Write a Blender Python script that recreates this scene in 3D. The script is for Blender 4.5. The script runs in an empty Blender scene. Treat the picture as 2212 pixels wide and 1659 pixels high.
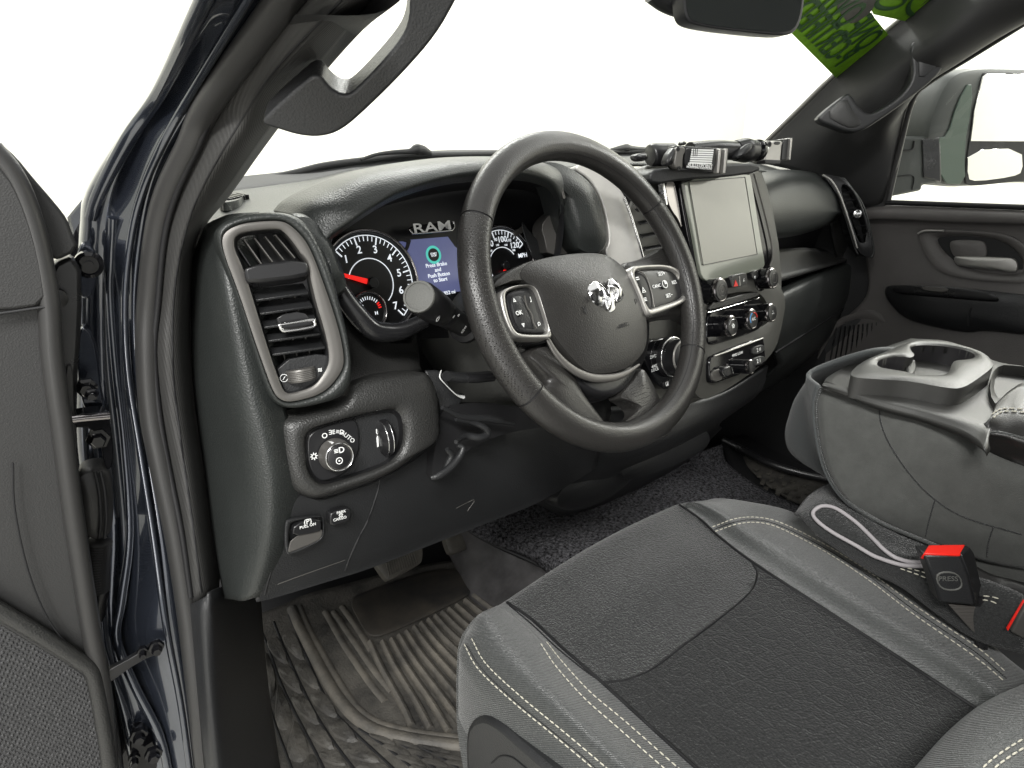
import bpy, bmesh, math, random
import numpy as np
from mathutils import Vector, Matrix
from mathutils.bvhtree import BVHTree
random.seed(7)
scn = bpy.context.scene
# ------------------------------------------------------------------ camera
FPX = 1453.0
CX, CY = 1106.0, 829.5
Mc = np.array([[0.7475, -0.66414, 0.01299], [-0.22698, -0.27375, -0.93463], [0.62428, 0.69569, -0.35537]])
_u, _s, _v = np.linalg.svd(Mc); Mc = _u @ _v
CAM = np.array([-.598, -.517, .176])
cd = bpy.data.cameras.new('camera'); co = bpy.data.objects.new('camera', cd)
scn.collection.objects.link(co); scn.camera = co
cd.sensor_width = 36; cd.sensor_fit = 'HORIZONTAL'; cd.lens = FPX / 2212 * 36
cd.clip_start = 0.01; cd.clip_end = 200
R = Matrix(((Mc[0][0], -Mc[1][0], -Mc[2][0]), (Mc[0][1], -Mc[1][1], -Mc[2][1]), (Mc[0][2], -Mc[1][2], -Mc[2][2])))
co.matrix_world = Matrix.Translation(Vector(CAM)) @ R.to_4x4()
# ------------------------------------------------------------------ world and lamps (indoor shop light and added fills)
w = bpy.data.worlds.new('World'); scn.world = w; w.use_nodes = True
bg = w.node_tree.nodes['Background']; bg.inputs[0].default_value = (1.0, 1.0, 0.985, 1); bg.inputs[1].default_value = 1.2
def area(name, loc, target, sx, sy, power, col=(1, 1, 1)):
    l = bpy.data.lights.new(name, 'AREA'); l.shape = 'RECTANGLE'; l.size = sx; l.size_y = sy; l.energy = power; l.color = col
    o = bpy.data.objects.new(name, l); scn.collection.objects.link(o); o.location = loc
    o.rotation_euler = (Vector(target) - Vector(loc)).to_track_quat('-Z', 'Y').to_euler()
    return o
area('shop_ceiling_lamp', (-1.7, -1.3, 1.7), (0, -.1, -.3), 1.3, .25, 105, (1, .99, .96))
area('shop_side_lamp', (-2.4, -2.2, .2), (0, 0, -.4), .3, 1.4, 20, (1, .98, .94))
area('added_back_wall_fill', (8, 4.5, 4.2), (9, 8.9, .8), 16, 1.5, 620, (1, 1, .97))  # added out-of-view light that whitens the back wall
area('shop_overhead_lamp', (1.0, 2.4, 2.6), (.4, .3, 0), 2.5, .3, 110, (1, 1, .96))
area('added_far_side_fill', (3.4, -.4, 1.7), (.4, -.3, -.2), 1.6, .3, 60, (1, 1, .96))  # added out-of-view fill for the passenger side of the cabin
area('added_side_wall_fill', (4.6, -1.5, 4.4), (6.9, -1.5, .6), 12, 1, 900, (1, 1, .97))  # added light, keeps the side wall bright through the window and in reflections
scn.view_settings.view_transform = 'Standard'; scn.view_settings.look = 'None'
scn.view_settings.exposure = 0; scn.view_settings.gamma = 1; scn.view_settings.use_curve_mapping = False
scn.render.engine = 'CYCLES'
# ------------------------------------------------------------------ geometry helpers
A = np.array
def nrm(v): v = A(v, float); return v / (np.linalg.norm(v) + 1e-12)
def ray(px, py):
    return nrm(Mc.T @ A([px - CX, py - CY, FPX]))
def P(px, py, plane):
    d = ray(px, py); p0, n = A(plane[0], float), A(plane[1], float)
    t = ((p0 - CAM) @ n) / (d @ n); return CAM + t * d
def PX(px, py, v): return P(px, py, ((v, 0, 0), (1, 0, 0)))
def PY(px, py, v): return P(px, py, ((0, v, 0), (0, 1, 0)))
def PZ(px, py, v): return P(px, py, ((0, 0, v), (0, 0, 1)))
def yrow(pts): return [PY(*p) for p in pts]
def xrow(pts): return [PX(*p) for p in pts]
def zrow(pts): return [PZ(*p) for p in pts]
def off(pl, d):  # plane moved along its normal towards the viewer side
    return (A(pl[0], float) + nrm(pl[1]) * d, pl[1])
def cr(p, s, ox, oy, pl):    # crop coordinates -> points on plane
    return [P(ox + s * x, oy + s * y, pl) for x, y in p]
def catmull(pts, n, closed=False):
    pts = [A(p, float) for p in pts]; m = len(pts); out = []
    if m == 2:
        return [pts[0] + (pts[1] - pts[0]) * k / n for k in range(n + 1)]
    segs = m if closed else m - 1
    for i in range(segs):
        if closed: a, b, c, d = pts[(i - 1) % m], pts[i], pts[(i + 1) % m], pts[(i + 2) % m]
        else:
            b, c = pts[i], pts[i + 1]
            a = pts[i - 1] if i > 0 else 2 * b - c
            d = pts[i + 2] if i + 2 < m else 2 * c - b
        for k in range(n):
            t = k / n
            out.append(.5 * ((2 * b) + (c - a) * t + (2 * a - 5 * b + 4 * c - d) * t * t + (3 * b - a - 3 * c + d) * t ** 3))
    if not closed: out.append(pts[-1])
    return out
def chaikin(pts, it=2, closed=True):
    pts = [A(p, float) for p in pts]
    for _ in range(it):
        o = []; m = len(pts)
        for i in range(m if closed else m - 1):
            a, b = pts[i], pts[(i + 1) % m]; o += [a * .75 + b * .25, a * .25 + b * .75]
        pts = o
    return pts
def resample(pts, n, closed=True):
    pts = [A(p, float) for p in pts]
    q = pts + ([pts[0]] if closed else []); L = [0]
    for a, b in zip(q[:-1], q[1:]): L.append(L[-1] + np.linalg.norm(b - a))
    L = A(L); q = A(q); s = np.linspace(0, L[-1], n + (1 if closed else 0))
    if closed: s = s[:-1]
    return [A([np.interp(x, L, q[:, k]) for k in range(3)]) for x in s]
WL = {}
def finish(name, verts, faces, mat, parent=None, smooth=45, loc=None):
    me = bpy.data.meshes.new(name)
    if parent is not None: L = WL[parent.name]
    else: L = A(loc if loc is not None else np.mean(A(verts), 0), float)
    me.from_pydata([tuple(A(v) - L) for v in verts], [], faces)
    bm = bmesh.new(); bm.from_mesh(me); bmesh.ops.recalc_face_normals(bm, faces=bm.faces); bm.to_mesh(me); bm.free()
    o = bpy.data.objects.new(name, me); scn.collection.objects.link(o)
    WL[o.name] = L
    if parent is not None: o.parent = parent
    else: o.location = L
    for m in (mat if isinstance(mat, (list, tuple)) else [mat]): me.materials.append(m)
    if smooth:
        me.polygons.foreach_set('use_smooth', [True] * len(me.polygons))
        if smooth < 180: me.set_sharp_from_angle(angle=math.radians(smooth))
    me.update(); return o
def thing(name, label, cat, loc=(0, 0, 0), group=None):
    o = bpy.data.objects.new(name, None); scn.collection.objects.link(o); o.location = loc
    o.empty_display_size = .05; WL[o.name] = A(loc, float); tag(o, label, cat, group); return o
def tag(o, label, cat, group=None):
    o['label'] = label; o['category'] = cat
    if group: o['group'] = group
    return o
def struct(o, k='structure'): o['kind'] = k; return o
def grid_faces(nr, nc, wrapc=False, base=0):
    f = []
    for i in range(nr - 1):
        for j in range(nc if wrapc else nc - 1):
            a = base + i * nc + j; b = base + i * nc + (j + 1) % nc; f.append((a, b, b + nc, a + nc))
    return f
def patch(name, rows, mat, parent=None, n=6, thick=.006, wrap=False, smooth=50, **k):
    g = [catmull(r, n, wrap) for r in rows]
    cols = list(zip(*g)); cols = [catmull(c, n) for c in cols]
    g = list(zip(*cols)); nr, nc = len(g), len(g[0])
    v = [p for r in g for p in r]
    o = finish(name, v, grid_faces(nr, nc, wrap), mat, parent, smooth, **k)
    if thick:
        # real thickness on the side away from the viewer
        me = o.data; s = 0
        L = WL[o.name]
        for p in list(me.polygons)[::7]: s += np.dot(A(p.normal), CAM - (A(p.center) + L))
        m = o.modifiers.new('thickness', 'SOLIDIFY'); m.thickness = thick; m.offset = -1 if s > 0 else 1
    return o
def pillow(name, pts, nv, mat, parent=None, h=.003, depth=.01, p=3.0, rings=7, it=2, rim=.002, n=None, lap=0, **k):
    nv = nrm(nv); pts = chaikin(pts, it) if it else [A(q, float) for q in pts]
    if n: pts = resample(pts, n)
    m = len(pts); c = np.mean(A(pts), 0); v = []; f = []
    P0 = A(pts); size = np.mean(np.linalg.norm(P0 - c, axis=1)); e = min(rim / max(size, 1e-6), .4)
    loops = [(1.0, -depth), (1.0, -rim), (1 - e * .3, -rim * .3)]
    for i in range(rings):
        s = (1 - e) * (1 - i / rings); loops.append((s, h * (1 - (s / (1 - e)) ** p)))
    Q0 = P0.copy()
    for li, (s, z) in enumerate(loops):
        for _ in range(lap if li > 2 else 0): Q0 = Q0 * .5 + (np.roll(Q0, 1, 0) + np.roll(Q0, -1, 0)) * .25
        for q in Q0: v.append(c + (q - c) * s + nv * z)
    nl = len(loops); f = grid_faces(nl, m, True)
    v.append(c + nv * h); ci = len(v) - 1; b = (nl - 1) * m
    for j in range(m): f.append((b + j, b + (j + 1) % m, ci))
    f.append(tuple(reversed(range(m))))
    return finish(name, v, f, mat, parent, 40, **k)
def flat(name, pts, nv, mat, parent=None, depth=.004, it=0, bevel=.0008, **k):
    nv = nrm(nv); pts = chaikin(pts, it) if it else [A(q, float) for q in pts]; m = len(pts)
    v = list(pts) + [q - nv * depth for q in pts]
    f = [tuple(range(m)), tuple(range(2 * m - 1, m - 1, -1))] + [(i, (i + 1) % m, m + (i + 1) % m, m + i) for i in range(m)]
    o = finish(name, v, f, mat, parent, 40, **k)
    if bevel:
        b = o.modifiers.new('edge', 'BEVEL'); b.width = bevel; b.segments = 2; b.limit_method = 'ANGLE'; b.angle_limit = math.radians(35)
    return o
def ring(name, outer, inner, nv, mat, parent=None, h=.004, depth=.01, inner_drop=.0, outer_drop=0, k_=5, n=96, it=2, pw=.5, **k):
    nv = nrm(nv); o_ = resample(chaikin(outer, it), n); i_ = resample(chaikin(inner, it), n)
    c = np.mean(A(i_), 0)
    # align loops by nearest start
    s = int(np.argmin([np.linalg.norm(nrm(q - c) - nrm(o_[0] - c)) for q in i_])); i_ = i_[s:] + i_[:s]
    sgn = lambda L: np.sign(sum(np.dot(np.cross(L[j] - c, L[(j + 1) % n] - c), nv) for j in range(n)))
    if sgn(o_) != sgn(i_): i_ = [i_[0]] + i_[:0:-1]
    v = [q - nv * (depth + outer_drop) for q in o_]; nl = 1
    for t in np.linspace(0, 1, k_ + 1):
        z = h * (math.sin(math.pi * t) ** pw if h else 0) - outer_drop * (1 - t) - inner_drop * t
        v += [a * (1 - t) + b * t + nv * z for a, b in zip(o_, i_)]; nl += 1
    v += [q - nv * (depth + inner_drop) for q in i_]; nl += 1
    f = grid_faces(nl, n, True)
    b = (nl - 1) * n
    for j in range(n): f.append((j, (j + 1) % n, b + (j + 1) % n, b + j))
    return finish(name, v, f, mat, parent, 50, **k)
def frames(path):
    t = [nrm(path[min(i + 1, len(path) - 1)] - path[max(i - 1, 0)]) for i in range(len(path))]
    u = nrm(np.cross(t[0], [0.13, .21, 1])); out = []
    for i in range(len(path)):
        u = nrm(u - t[i] * (u @ t[i])); out.append((t[i], u, np.cross(t[i], u)))
    return out
def tube(name, path, r, mat, parent=None, n=5, seg=10, closed=False, flatn=None, fr=1.0, sm=True, ret=False, **k):
    path = [A(p, float) for p in path]
    if sm: path = catmull(path, n, closed)
    m = len(path); rr = [r] * m if np.isscalar(r) else list(np.interp(np.linspace(0, 1, m), np.linspace(0, 1, len(r)), r))
    v = []; fm = frames(path)
    for i, (t, u, w_) in enumerate(fm):
        if closed:
            t = nrm(path[(i + 1) % m] - path[i - 1])
        if flatn is not None:
            w_ = nrm(A(flatn) - t * (A(flatn) @ t)); u = np.cross(w_, t)
        for a in np.linspace(0, 2 * math.pi, seg, endpoint=False):
            v.append(path[i] + (u * math.cos(a) + w_ * math.sin(a) * fr) * rr[i])
    f = grid_faces(m, seg, True)
    if closed: f += [((m - 1) * seg + j, (m - 1) * seg + (j + 1) % seg, (j + 1) % seg, j) for j in range(seg)]
    else: f += [tuple(reversed(range(seg))), tuple(range((m - 1) * seg, m * seg))]
    if ret: return v, f
    return finish(name, v, f, mat, parent, 60, **k)
def multi(name, parts, mat, parent=None, smooth=50, **k):
    v = []; f = []
    for pv, pf in parts:
        b = len(v); v += list(pv); f += [tuple(i + b for i in q) for q in pf]
    return finish(name, v, f, mat, parent, smooth, **k)
def basis(axis, up=(0, 0, 1)):
    a = nrm(axis); x = nrm(np.cross(up, a)); y = np.cross(a, x); return x, y, a
def lathe(name, c, axis, prof, mat, parent=None, seg=36, ret=False, sx=1, up=(0, 0, 1), **k):
    x, y, a = basis(axis, up); v = []
    for r, h in prof:
        for t in np.linspace(0, 2 * math.pi, seg, endpoint=False):
            v.append(A(c) + x * r * math.cos(t) * sx + y * r * math.sin(t) + a * h)
    f = grid_faces(len(prof), seg, True) + [tuple(reversed(range(seg))), tuple(range((len(prof) - 1) * seg, len(prof) * seg))]
    if ret: return v, f
    return finish(name, v, f, mat, parent, 35, **k)
def boxm(c, x, y, z, sx, sy, sz):
    c = A(c, float); v = []
    for i in (-1, 1):
        for j in (-1, 1):
            for l in (-1, 1): v.append(c + A(x) * i * sx / 2 + A(y) * j * sy / 2 + A(z) * l * sz / 2)
    return v, [(0, 1, 3, 2), (4, 6, 7, 5), (0, 4, 5, 1), (2, 3, 7, 6), (0, 2, 6, 4), (1, 5, 7, 3)]
def box(name, c, size, mat, parent=None, x=(1, 0, 0), y=(0, 1, 0), z=(0, 0, 1), bevel=.002, **k):
    v, f = boxm(c, nrm(x), nrm(y), nrm(z), *size); o = finish(name, v, f, mat, parent, 40, **k)
    if bevel:
        b = o.modifiers.new('edge', 'BEVEL'); b.width = bevel; b.segments = 3; b.limit_method = 'ANGLE'
    return o
def bvh(o):
    dg = bpy.context.evaluated_depsgraph_get(); L = WL[o.name]
    me = o.data; vs = [Vector(A(v.co) + L) for v in me.vertices]
    return BVHTree.FromPolygons(vs, [list(p.vertices) for p in me.polygons])
def hit(t, px, py, lift=.0008):
    d = ray(px, py); h = t.ray_cast(Vector(CAM), Vector(d))
    if h[0] is None: return None
    n = A(h[1]);
    if n @ d > 0: n = -n
    return A(h[0]) + n * lift, n
def stitches(name, t, lines, mat, parent, L=.0055, gap=.0028, r=.00078, lift=.0009, **k):
    for ln in lines:
        parts = []; pts = []
        pp = catmull([A([a, b, 0]) for a, b in ln], 14)
        for q in pp:
            h = hit(t, q[0], q[1], lift)
            if h is not None: pts.append(h[0])
        if len(pts) < 3: continue
        tot = sum(np.linalg.norm(b - a) for a, b in zip(pts[:-1], pts[1:])); N = max(int(tot / .0012), 4)
        rs = resample(pts, N, False); step = tot / N; a = max(int(L / step), 2); g = max(int(gap / step), 1); i = 0
        while i + a < len(rs):
            parts.append(tube('', [rs[i], rs[i + a // 2], rs[i + a]], [r * .7, r, r * .7], None, sm=False, seg=6, ret=True)); i += a + g
        multi(name, parts, mat, parent, **k)
def seam(name, t, lines, mat, parent, r=.0008, lift=-.0002, n=10, **k):
    for ln in lines:
        pts = [hit(t, q[0], q[1], lift) for q in catmull([A([a, b, 0]) for a, b in ln], n)]
        pts = [p[0] for p in pts if p is not None]
        if len(pts) > 2: tube(name, pts, r, mat, parent, sm=False, seg=6, **k)
def lettering(name, items, mat, parent, extrude=.00015, **k):
    """items: (string, centre, xdir, ydir, size)"""
    for it_ in items:
        s, c, xd, yd, size = it_[:5]; stx = it_[5] if len(it_) > 5 else 1; mir = it_[6] if len(it_) > 6 else 1
        cu = bpy.data.curves.new('t', 'FONT'); cu.body = s; cu.size = size; cu.align_x = 'CENTER'; cu.align_y = 'CENTER'
        cu.extrude = extrude; cu.resolution_u = 3; cu.offset = size * .012; cu.space_line = .8
        ob = bpy.data.objects.new('t', cu); scn.collection.objects.link(ob)
        bpy.context.view_layer.update()
        me = bpy.data.meshes.new_from_object(ob)
        xd = nrm(xd); yd = nrm(A(yd) - xd * (A(yd) @ xd)); z = np.cross(xd, yd)
        v = [A(c) + xd * q.co[0] * stx + yd * q.co[1] + z * q.co[2] for q in me.vertices]
        fs = [tuple(p.vertices) for p in me.polygons]
        bpy.data.objects.remove(ob); bpy.data.meshes.remove(me); bpy.data.curves.remove(cu)
        finish(name, v, fs, mat, parent, 0, **k)
# ------------------------------------------------------------------ materials
def mat(name, col, rough=.5, metal=0, bump=None, bumps=None, coat=0, spec=.5, vary=0, vscale=8, col2=None, emit=0, sheen=0, aniso=0, coatr=.05, rvar=0):
    m = bpy.data.materials.new(name); m.use_nodes = True; nt = m.node_tree; b = nt.nodes['Principled BSDF']
    c = (*col, 1) if len(col) == 3 else col
    b.inputs['Base Color'].default_value = c; b.inputs['Roughness'].default_value = rough; b.inputs['Metallic'].default_value = metal
    b.inputs['Coat Weight'].default_value = coat; b.inputs['Coat Roughness'].default_value = coatr
    b.inputs['Specular IOR Level'].default_value = spec
    b.inputs['Sheen Weight'].default_value = sheen; b.inputs['Sheen Roughness'].default_value = .4
    if emit: b.inputs['Emission Color'].default_value = c; b.inputs['Emission Strength'].default_value = emit
    N = nt.nodes.new; lk = nt.links.new; tc = N('ShaderNodeTexCoord')
    if vary or rvar:
        no = N('ShaderNodeTexNoise'); no.inputs['Scale'].default_value = vscale; no.inputs['Detail'].default_value = 6; no.inputs['Roughness'].default_value = .65
        lk(tc.outputs['Object'], no.inputs['Vector'])
    if vary:
        rp = N('ShaderNodeValToRGB'); rp.color_ramp.elements[0].position = .35; rp.color_ramp.elements[1].position = .68
        c2 = (*col2, 1) if col2 else tuple(min(1, x * (1 + vary)) for x in c[:3]) + (1,)
        rp.color_ramp.elements[0].color = c if col2 else tuple(x * (1 - vary) for x in c[:3]) + (1,)
        rp.color_ramp.elements[1].color = c2
        lk(no.outputs['Fac'], rp.inputs[0]); lk(rp.outputs[0], b.inputs['Base Color'])
    if rvar:
        mr = N('ShaderNodeMapRange'); mr.inputs['From Min'].default_value = .3; mr.inputs['From Max'].default_value = .7
        mr.inputs['To Min'].default_value = max(rough - rvar, .02); mr.inputs['To Max'].default_value = rough + rvar
        lk(no.outputs['Fac'], mr.inputs['Value']); lk(mr.outputs[0], b.inputs['Roughness'])
    prev = None
    for kind, sc, dist, st in (bumps or ([bump] if bump else [])):
        if kind == 'grain':
            t = N('ShaderNodeTexVoronoi'); t.feature = 'SMOOTH_F1'; t.inputs['Scale'].default_value = sc; out = t.outputs['Distance']; inp = t.inputs['Vector']
        elif kind == 'noise':
            t = N('ShaderNodeTexNoise'); t.inputs['Scale'].default_value = sc; t.inputs['Detail'].default_value = 4; out = t.outputs['Fac']; inp = t.inputs['Vector']
        elif kind == 'weave':
            t = N('ShaderNodeTexWave'); t.wave_type = 'BANDS'; t.bands_direction = 'DIAGONAL'; t.inputs['Scale'].default_value = sc; t.inputs['Distortion'].default_value = 1.5; t.inputs['Detail'].default_value = 2; out = t.outputs['Fac']; inp = t.inputs['Vector']
        elif kind == 'ribs':
            t = N('ShaderNodeTexWave'); t.wave_type = 'BANDS'; t.bands_direction = 'X'; t.inputs['Scale'].default_value = sc; out = t.outputs['Fac']; inp = t.inputs['Vector']
        elif kind == 'hex':
            t = N('ShaderNodeTexVoronoi'); t.feature = 'DISTANCE_TO_EDGE'; t.inputs['Randomness'].default_value = .75; t.inputs['Scale'].default_value = sc
            mp = N('ShaderNodeMapRange'); mp.inputs['From Max'].default_value = .10
            lk(t.outputs['Distance'], mp.inputs['Value']); out = mp.outputs[0]; inp = t.inputs['Vector']
        elif kind == 'dots':
            t = N('ShaderNodeTexVoronoi'); t.feature = 'F1'; t.inputs['Randomness'].default_value = 0.12; t.inputs['Scale'].default_value = sc
            mp = N('ShaderNodeMapRange'); mp.inputs['From Min'].default_value = .12; mp.inputs['From Max'].default_value = .3
            lk(t.outputs['Distance'], mp.inputs['Value']); out = mp.outputs[0]; inp = t.inputs['Vector']
        lk(tc.outputs['Object'], inp)
        bp = N('ShaderNodeBump'); bp.inputs['Distance'].default_value = dist; bp.inputs['Strength'].default_value = st
        lk(out, bp.inputs['Height'])
        if prev: lk(prev.outputs[0], bp.inputs['Normal'])
        prev = bp
    if prev: lk(prev.outputs[0], b.inputs['Normal'])
    return m
G = ('grain', 640, .0007, .65)
M = {}
M['soft'] = mat('soft_touch_plastic', (.022, .0245, .0235), .40, bump=G, vary=.12, vscale=5)
M['softw'] = mat('warm_soft_plastic', (.023, .023, .0222), .40, bump=G, vary=.12, vscale=5)
M['hard'] = mat('hard_plastic', (.016, .0165, .0175), .42, bump=('grain', 700, .0006, .5), vary=.12, vscale=6)
M['smooth'] = mat('smooth_black_plastic', (.012, .012, .013), .30, rvar=.06, vscale=12)
M['dark'] = mat('dark_cavity_plastic', (.006, .006, .007), .6)
M['gloss'] = mat('piano_black', (.005, .005, .006), .07, spec=.4, rvar=.02)
M['stack'] = mat('stack_satin_plastic', (.070, .069, .062), .42, bump=('noise', 600, .0003, .3), vary=.08)
M['doortrim'] = mat('door_trim_plastic', (.115, .108, .104), .5, bump=('grain', 700, .0006, .5), vary=.1)
M['silver'] = mat('satin_silver_trim', (.40, .39, .37), .36, metal=.75, bump=('noise', 300, .0002, .25), vary=.08, vscale=20)
M['silverdk'] = mat('grey_satin_trim', (.12, .115, .108), .42, metal=.5, bump=('noise', 1500, .00015, .3))
M['spear'] = mat('bright_silver_trim', (.62, .61, .58), .42, metal=.35, bump=('noise', 120, .0005, .35), vary=.06, vscale=30)
M['chrome'] = mat('chrome', (.7, .7, .7), .16, metal=1)
M['darkchrome'] = mat('dark_chrome', (.35, .33, .33), .16, metal=1)
M['leather'] = mat('wheel_leather', (.021, .020, .019), .34, bump=('grain', 700, .0005, .5), rvar=.06, vscale=30)
M['perf'] = mat('perforated_leather', (.022, .021, .020), .34, bumps=[('dots', 400, .0011, 1.0), ('grain', 800, .0005, .4)])
M['fabric'] = mat('seat_cloth', (.0235, .0245, .0247), .8, bumps=[('noise', 420, .0025, .9), ('weave', 240, .0006, .4)], sheen=.25, vary=.35, vscale=330, spec=.3)
M['fabricd'] = mat('seat_insert_cloth', (.0175, .0182, .0186), .85, bumps=[('hex', 55, .0013, .35), ('noise', 450, .0025, .9)], sheen=.15, vary=.45, vscale=330, spec=.3)
M['vinyl'] = mat('seat_bolster_cloth', (.056, .059, .058), .33, bumps=[('weave', 200, .0009, .7), ('noise', 500, .0012, .6)], sheen=.25, vary=.25, vscale=350)
M['leath2'] = mat('armrest_leather', (.014, .0135, .013), .42, bump=('grain', 700, .0005, .4))
M['carpet'] = mat('carpet', (.075, .074, .080), .95, bumps=[('noise', 220, .014, 1.0)], vary=.95, vscale=180, spec=.15)
M['rubber'] = mat('dirty_rubber_mat', (.024, .023, .022), .55, bumps=[('noise', 200, .0025, .6)], vary=1, vscale=13, col2=(.105, .098, .086))
M['rubberdust'] = mat('dusty_rubber_mat', (.050, .047, .043), .6, bumps=[('noise', 250, .0015, .6)], vary=1, vscale=18, col2=(.135, .122, .102))
M['seal'] = mat('rubber_seal', (.028, .0275, .027), .42, bump=('noise', 800, .0003, .3))
M['headliner'] = mat('pillar_trim', (.031, .0305, .0295), .55, bumps=[('ribs', 160, .0005, .35), ('noise', 900, .0003, .4)])
M['pillar'] = mat('grained_pillar_trim', (.023, .023, .023), .5, bump=('grain', 800, .0004, .5))
M['paint'] = mat('dark_blue_paint', (.048, .056, .076), .27, metal=.8, coat=1, coatr=.05, vary=.15, vscale=500)
M['paint'].node_tree.nodes['Principled BSDF'].inputs['Coat IOR'].default_value = 1.9
M['white'] = mat('white_marking', (.75, .76, .75), .5)
M['litw'] = mat('lit_white_marking', (.85, .9, .95), .5, emit=.75)
M['thread'] = mat('pale_thread', (.50, .48, .40), .8)
M['red'] = mat('red_plastic', (.75, .02, .012), .35)
M['redlit'] = mat('lit_red_needle', (.95, .02, .015), .4, emit=.8)
M['display'] = mat('lit_display', (.085, .095, .19), .15, emit=.9, bump=None, vary=.12, vscale=25)
M['teal'] = mat('lit_teal', (.08, .50, .42), .4, emit=.8)
M['dial'] = mat('dial_face', (.007, .007, .008), .35)
M['screen'] = mat('touchscreen_painted_reflection', (.20, .20, .172), .22, coat=1, coatr=.04)  # dark glass given a pale base colour to stand in for window reflections
M['bezelsheen'] = mat('screen_border_painted_reflection', (.20, .215, .18), .12, coat=1)  # reflected brightness of the border is put into this pale base colour
M['green'] = mat('green_film', (.18, .42, .008), .5, vary=.15, vscale=60)
M['greend'] = mat('dark_green_print', (.022, .085, .02), .5)
M['mirror'] = mat('mirror_glass', (.9, .9, .88), .02, metal=1)
M['wall'] = mat('shop_wall_paint', (.84, .835, .76), .8, vary=.03, vscale=1)
M['concrete'] = mat('shop_floor_concrete', (.50, .49, .45), .45, bump=('noise', 30, .001, .3), vary=.12, vscale=2)
M['metal'] = mat('zinc_bolt', (.45, .45, .43), .3, metal=1)
M['orange'] = mat('amber_print', (.8, .25, .03), .5)
M['blue'] = mat('blue_print', (.1, .35, .75), .5)
M['grime'] = mat('worn_pedal_rubber', (.060, .056, .048), .6, bump=('noise', 200, .001, .4), vary=.4, vscale=30)
M['mesh'] = mat('speaker_grille', (.038, .038, .039), .6, bumps=[('grain', 420, .0012, .8)])
g = bpy.data.materials.new('window_glass'); g.use_nodes = True; nt = g.node_tree; nt.nodes.clear()
o_ = nt.nodes.new('ShaderNodeOutputMaterial'); mx = nt.nodes.new('ShaderNodeMixShader'); tr = nt.nodes.new('ShaderNodeBsdfTransparent'); gl = nt.nodes.new('ShaderNodeBsdfGlossy')
tr.inputs[0].default_value = (.97, .98, .96, 1); gl.inputs['Roughness'].default_value = 0; mx.inputs[0].default_value = .035
nt.links.new(tr.outputs[0], mx.inputs[1]); nt.links.new(gl.outputs[0], mx.inputs[2]); nt.links.new(mx.outputs[0], o_.inputs[0])
M['glass'] = g
X_, Y_, Z_ = A([1., 0, 0]), A([0, 1., 0]), A([0, 0, 1.])
# ================================================================== SETTING
struct(box('ground', (10, 2, -1.36), (80, 40, .1), M['concrete'], bevel=0))
struct(box('back_wall', (10, 9, 2.1), (80, .2, 7), M['wall'], bevel=0))
struct(box('side_wall', (7, -2.6, 2.1), (.2, 13, 7), M['wall'], bevel=0))
# ================================================================== TRUCK CAB (shell, pillars, glass)
cab = thing('truck_cab', 'dark blue painted pickup cab shell with charcoal pillar trim around the open doorway', 'truck cab', (-.4, .2, -.6))
# painted hinge pillar with its seals (driver side)
r0 = [(500, -160, -.12), (424, -20, .0), (324, 196, .16), (256, 296, .20), (186, 415, .24), (172, 500, .26), (165, 640, .27), (165, 800, .27), (165, 960, .26), (190, 1150, .24), (215, 1350, .21), (250, 1520, .19), (290, 1700, .17)]
r1 = [(560, -160, -.13), (474, -20, -.01), (370, 200, .13), (302, 300, .18), (250, 400, .22), (236, 500, .23), (228, 640, .25), (232, 800, .25), (246, 960, .24), (258, 1150, .22), (250, 1370, .19), (300, 1520, .17), (352, 1700, .15)]
r2 = [(625, -160, -.14), (530, -20, -.02), (396, 215, .11), (340, 300, .15), (300, 400, .19), (280, 500, .21), (266, 640, .22), (272, 800, .22), (292, 960, .21), (322, 1150, .19), (345, 1350, .165), (372, 1520, .15), (400, 1700, .13)]
r3 = [(700, -160, -.15), (598, -20, -.03), (442, 215, .10), (396, 305, .14), (345, 400, .18), (322, 500, .20), (303, 640, .21), (308, 800, .21), (334, 960, .20), (368, 1150, .18), (400, 1320, .16), (424, 1490, .14), (450, 1700, .12)]
def z3(rows, dy=None): return [yrow(r) for r in rows]
rows = z3([r0, r1, r2, r3])
rows[2] = [q + A([.004, -.012, 0]) for q in rows[2]]
outer = [q + A([.05, .22, 0]) for q in rows[0]]
patch('hinge_pillar', [outer] + rows, M['paint'], cab, n=6, thick=.004, smooth=80)
patch('hinge_pillar_face', [yrow([(150, 520, .31), (128, 700, .30), (128, 900, .29), (140, 1100, .27), (180, 1350, .24), (220, 1550, .22), (250, 1750, .21)]), yrow([(185, 470, .30), (200, 700, .29), (210, 900, .28), (230, 1100, .26), (240, 1350, .23), (280, 1550, .21), (320, 1750, .20)]), yrow([(240, 500, .27), (250, 700, .26), (262, 900, .25), (280, 1100, .235), (275, 1350, .20), (320, 1550, .19), (370, 1750, .18)])], M['gloss'], cab, n=5, thick=0, smooth=80)
# body ridges (pressed edges) on the painted pillar
def ridge(pts, r, m, name='pillar_flange', par=None, **k): return tube(name, yrow(pts), r, M[m], par or cab, **k)
ridge([(545, -20, -.03), (405, 215, .10), (352, 310, .14), (312, 400, .175), (285, 500, .195), (270, 640, .205), (276, 800, .205), (300, 960, .195), (330, 1150, .175), (358, 1350, .15), (390, 1520, .135), (415, 1700, .115)], .0035, 'paint')
ridge([(450, -20, -.02), (345, 200, .13), (276, 300, .18), (215, 415, .22), (198, 470, .235)], .006, 'paint')
ridge([(244, 470, .22), (240, 560, .235), (238, 640, .238), (250, 800, .235), (268, 960, .225), (280, 1150, .205), (262, 1300, .185), (252, 1380, .175), (290, 1480, .16), (345, 1590, .145), (370, 1700, .135)], .0045, 'paint')
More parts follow.
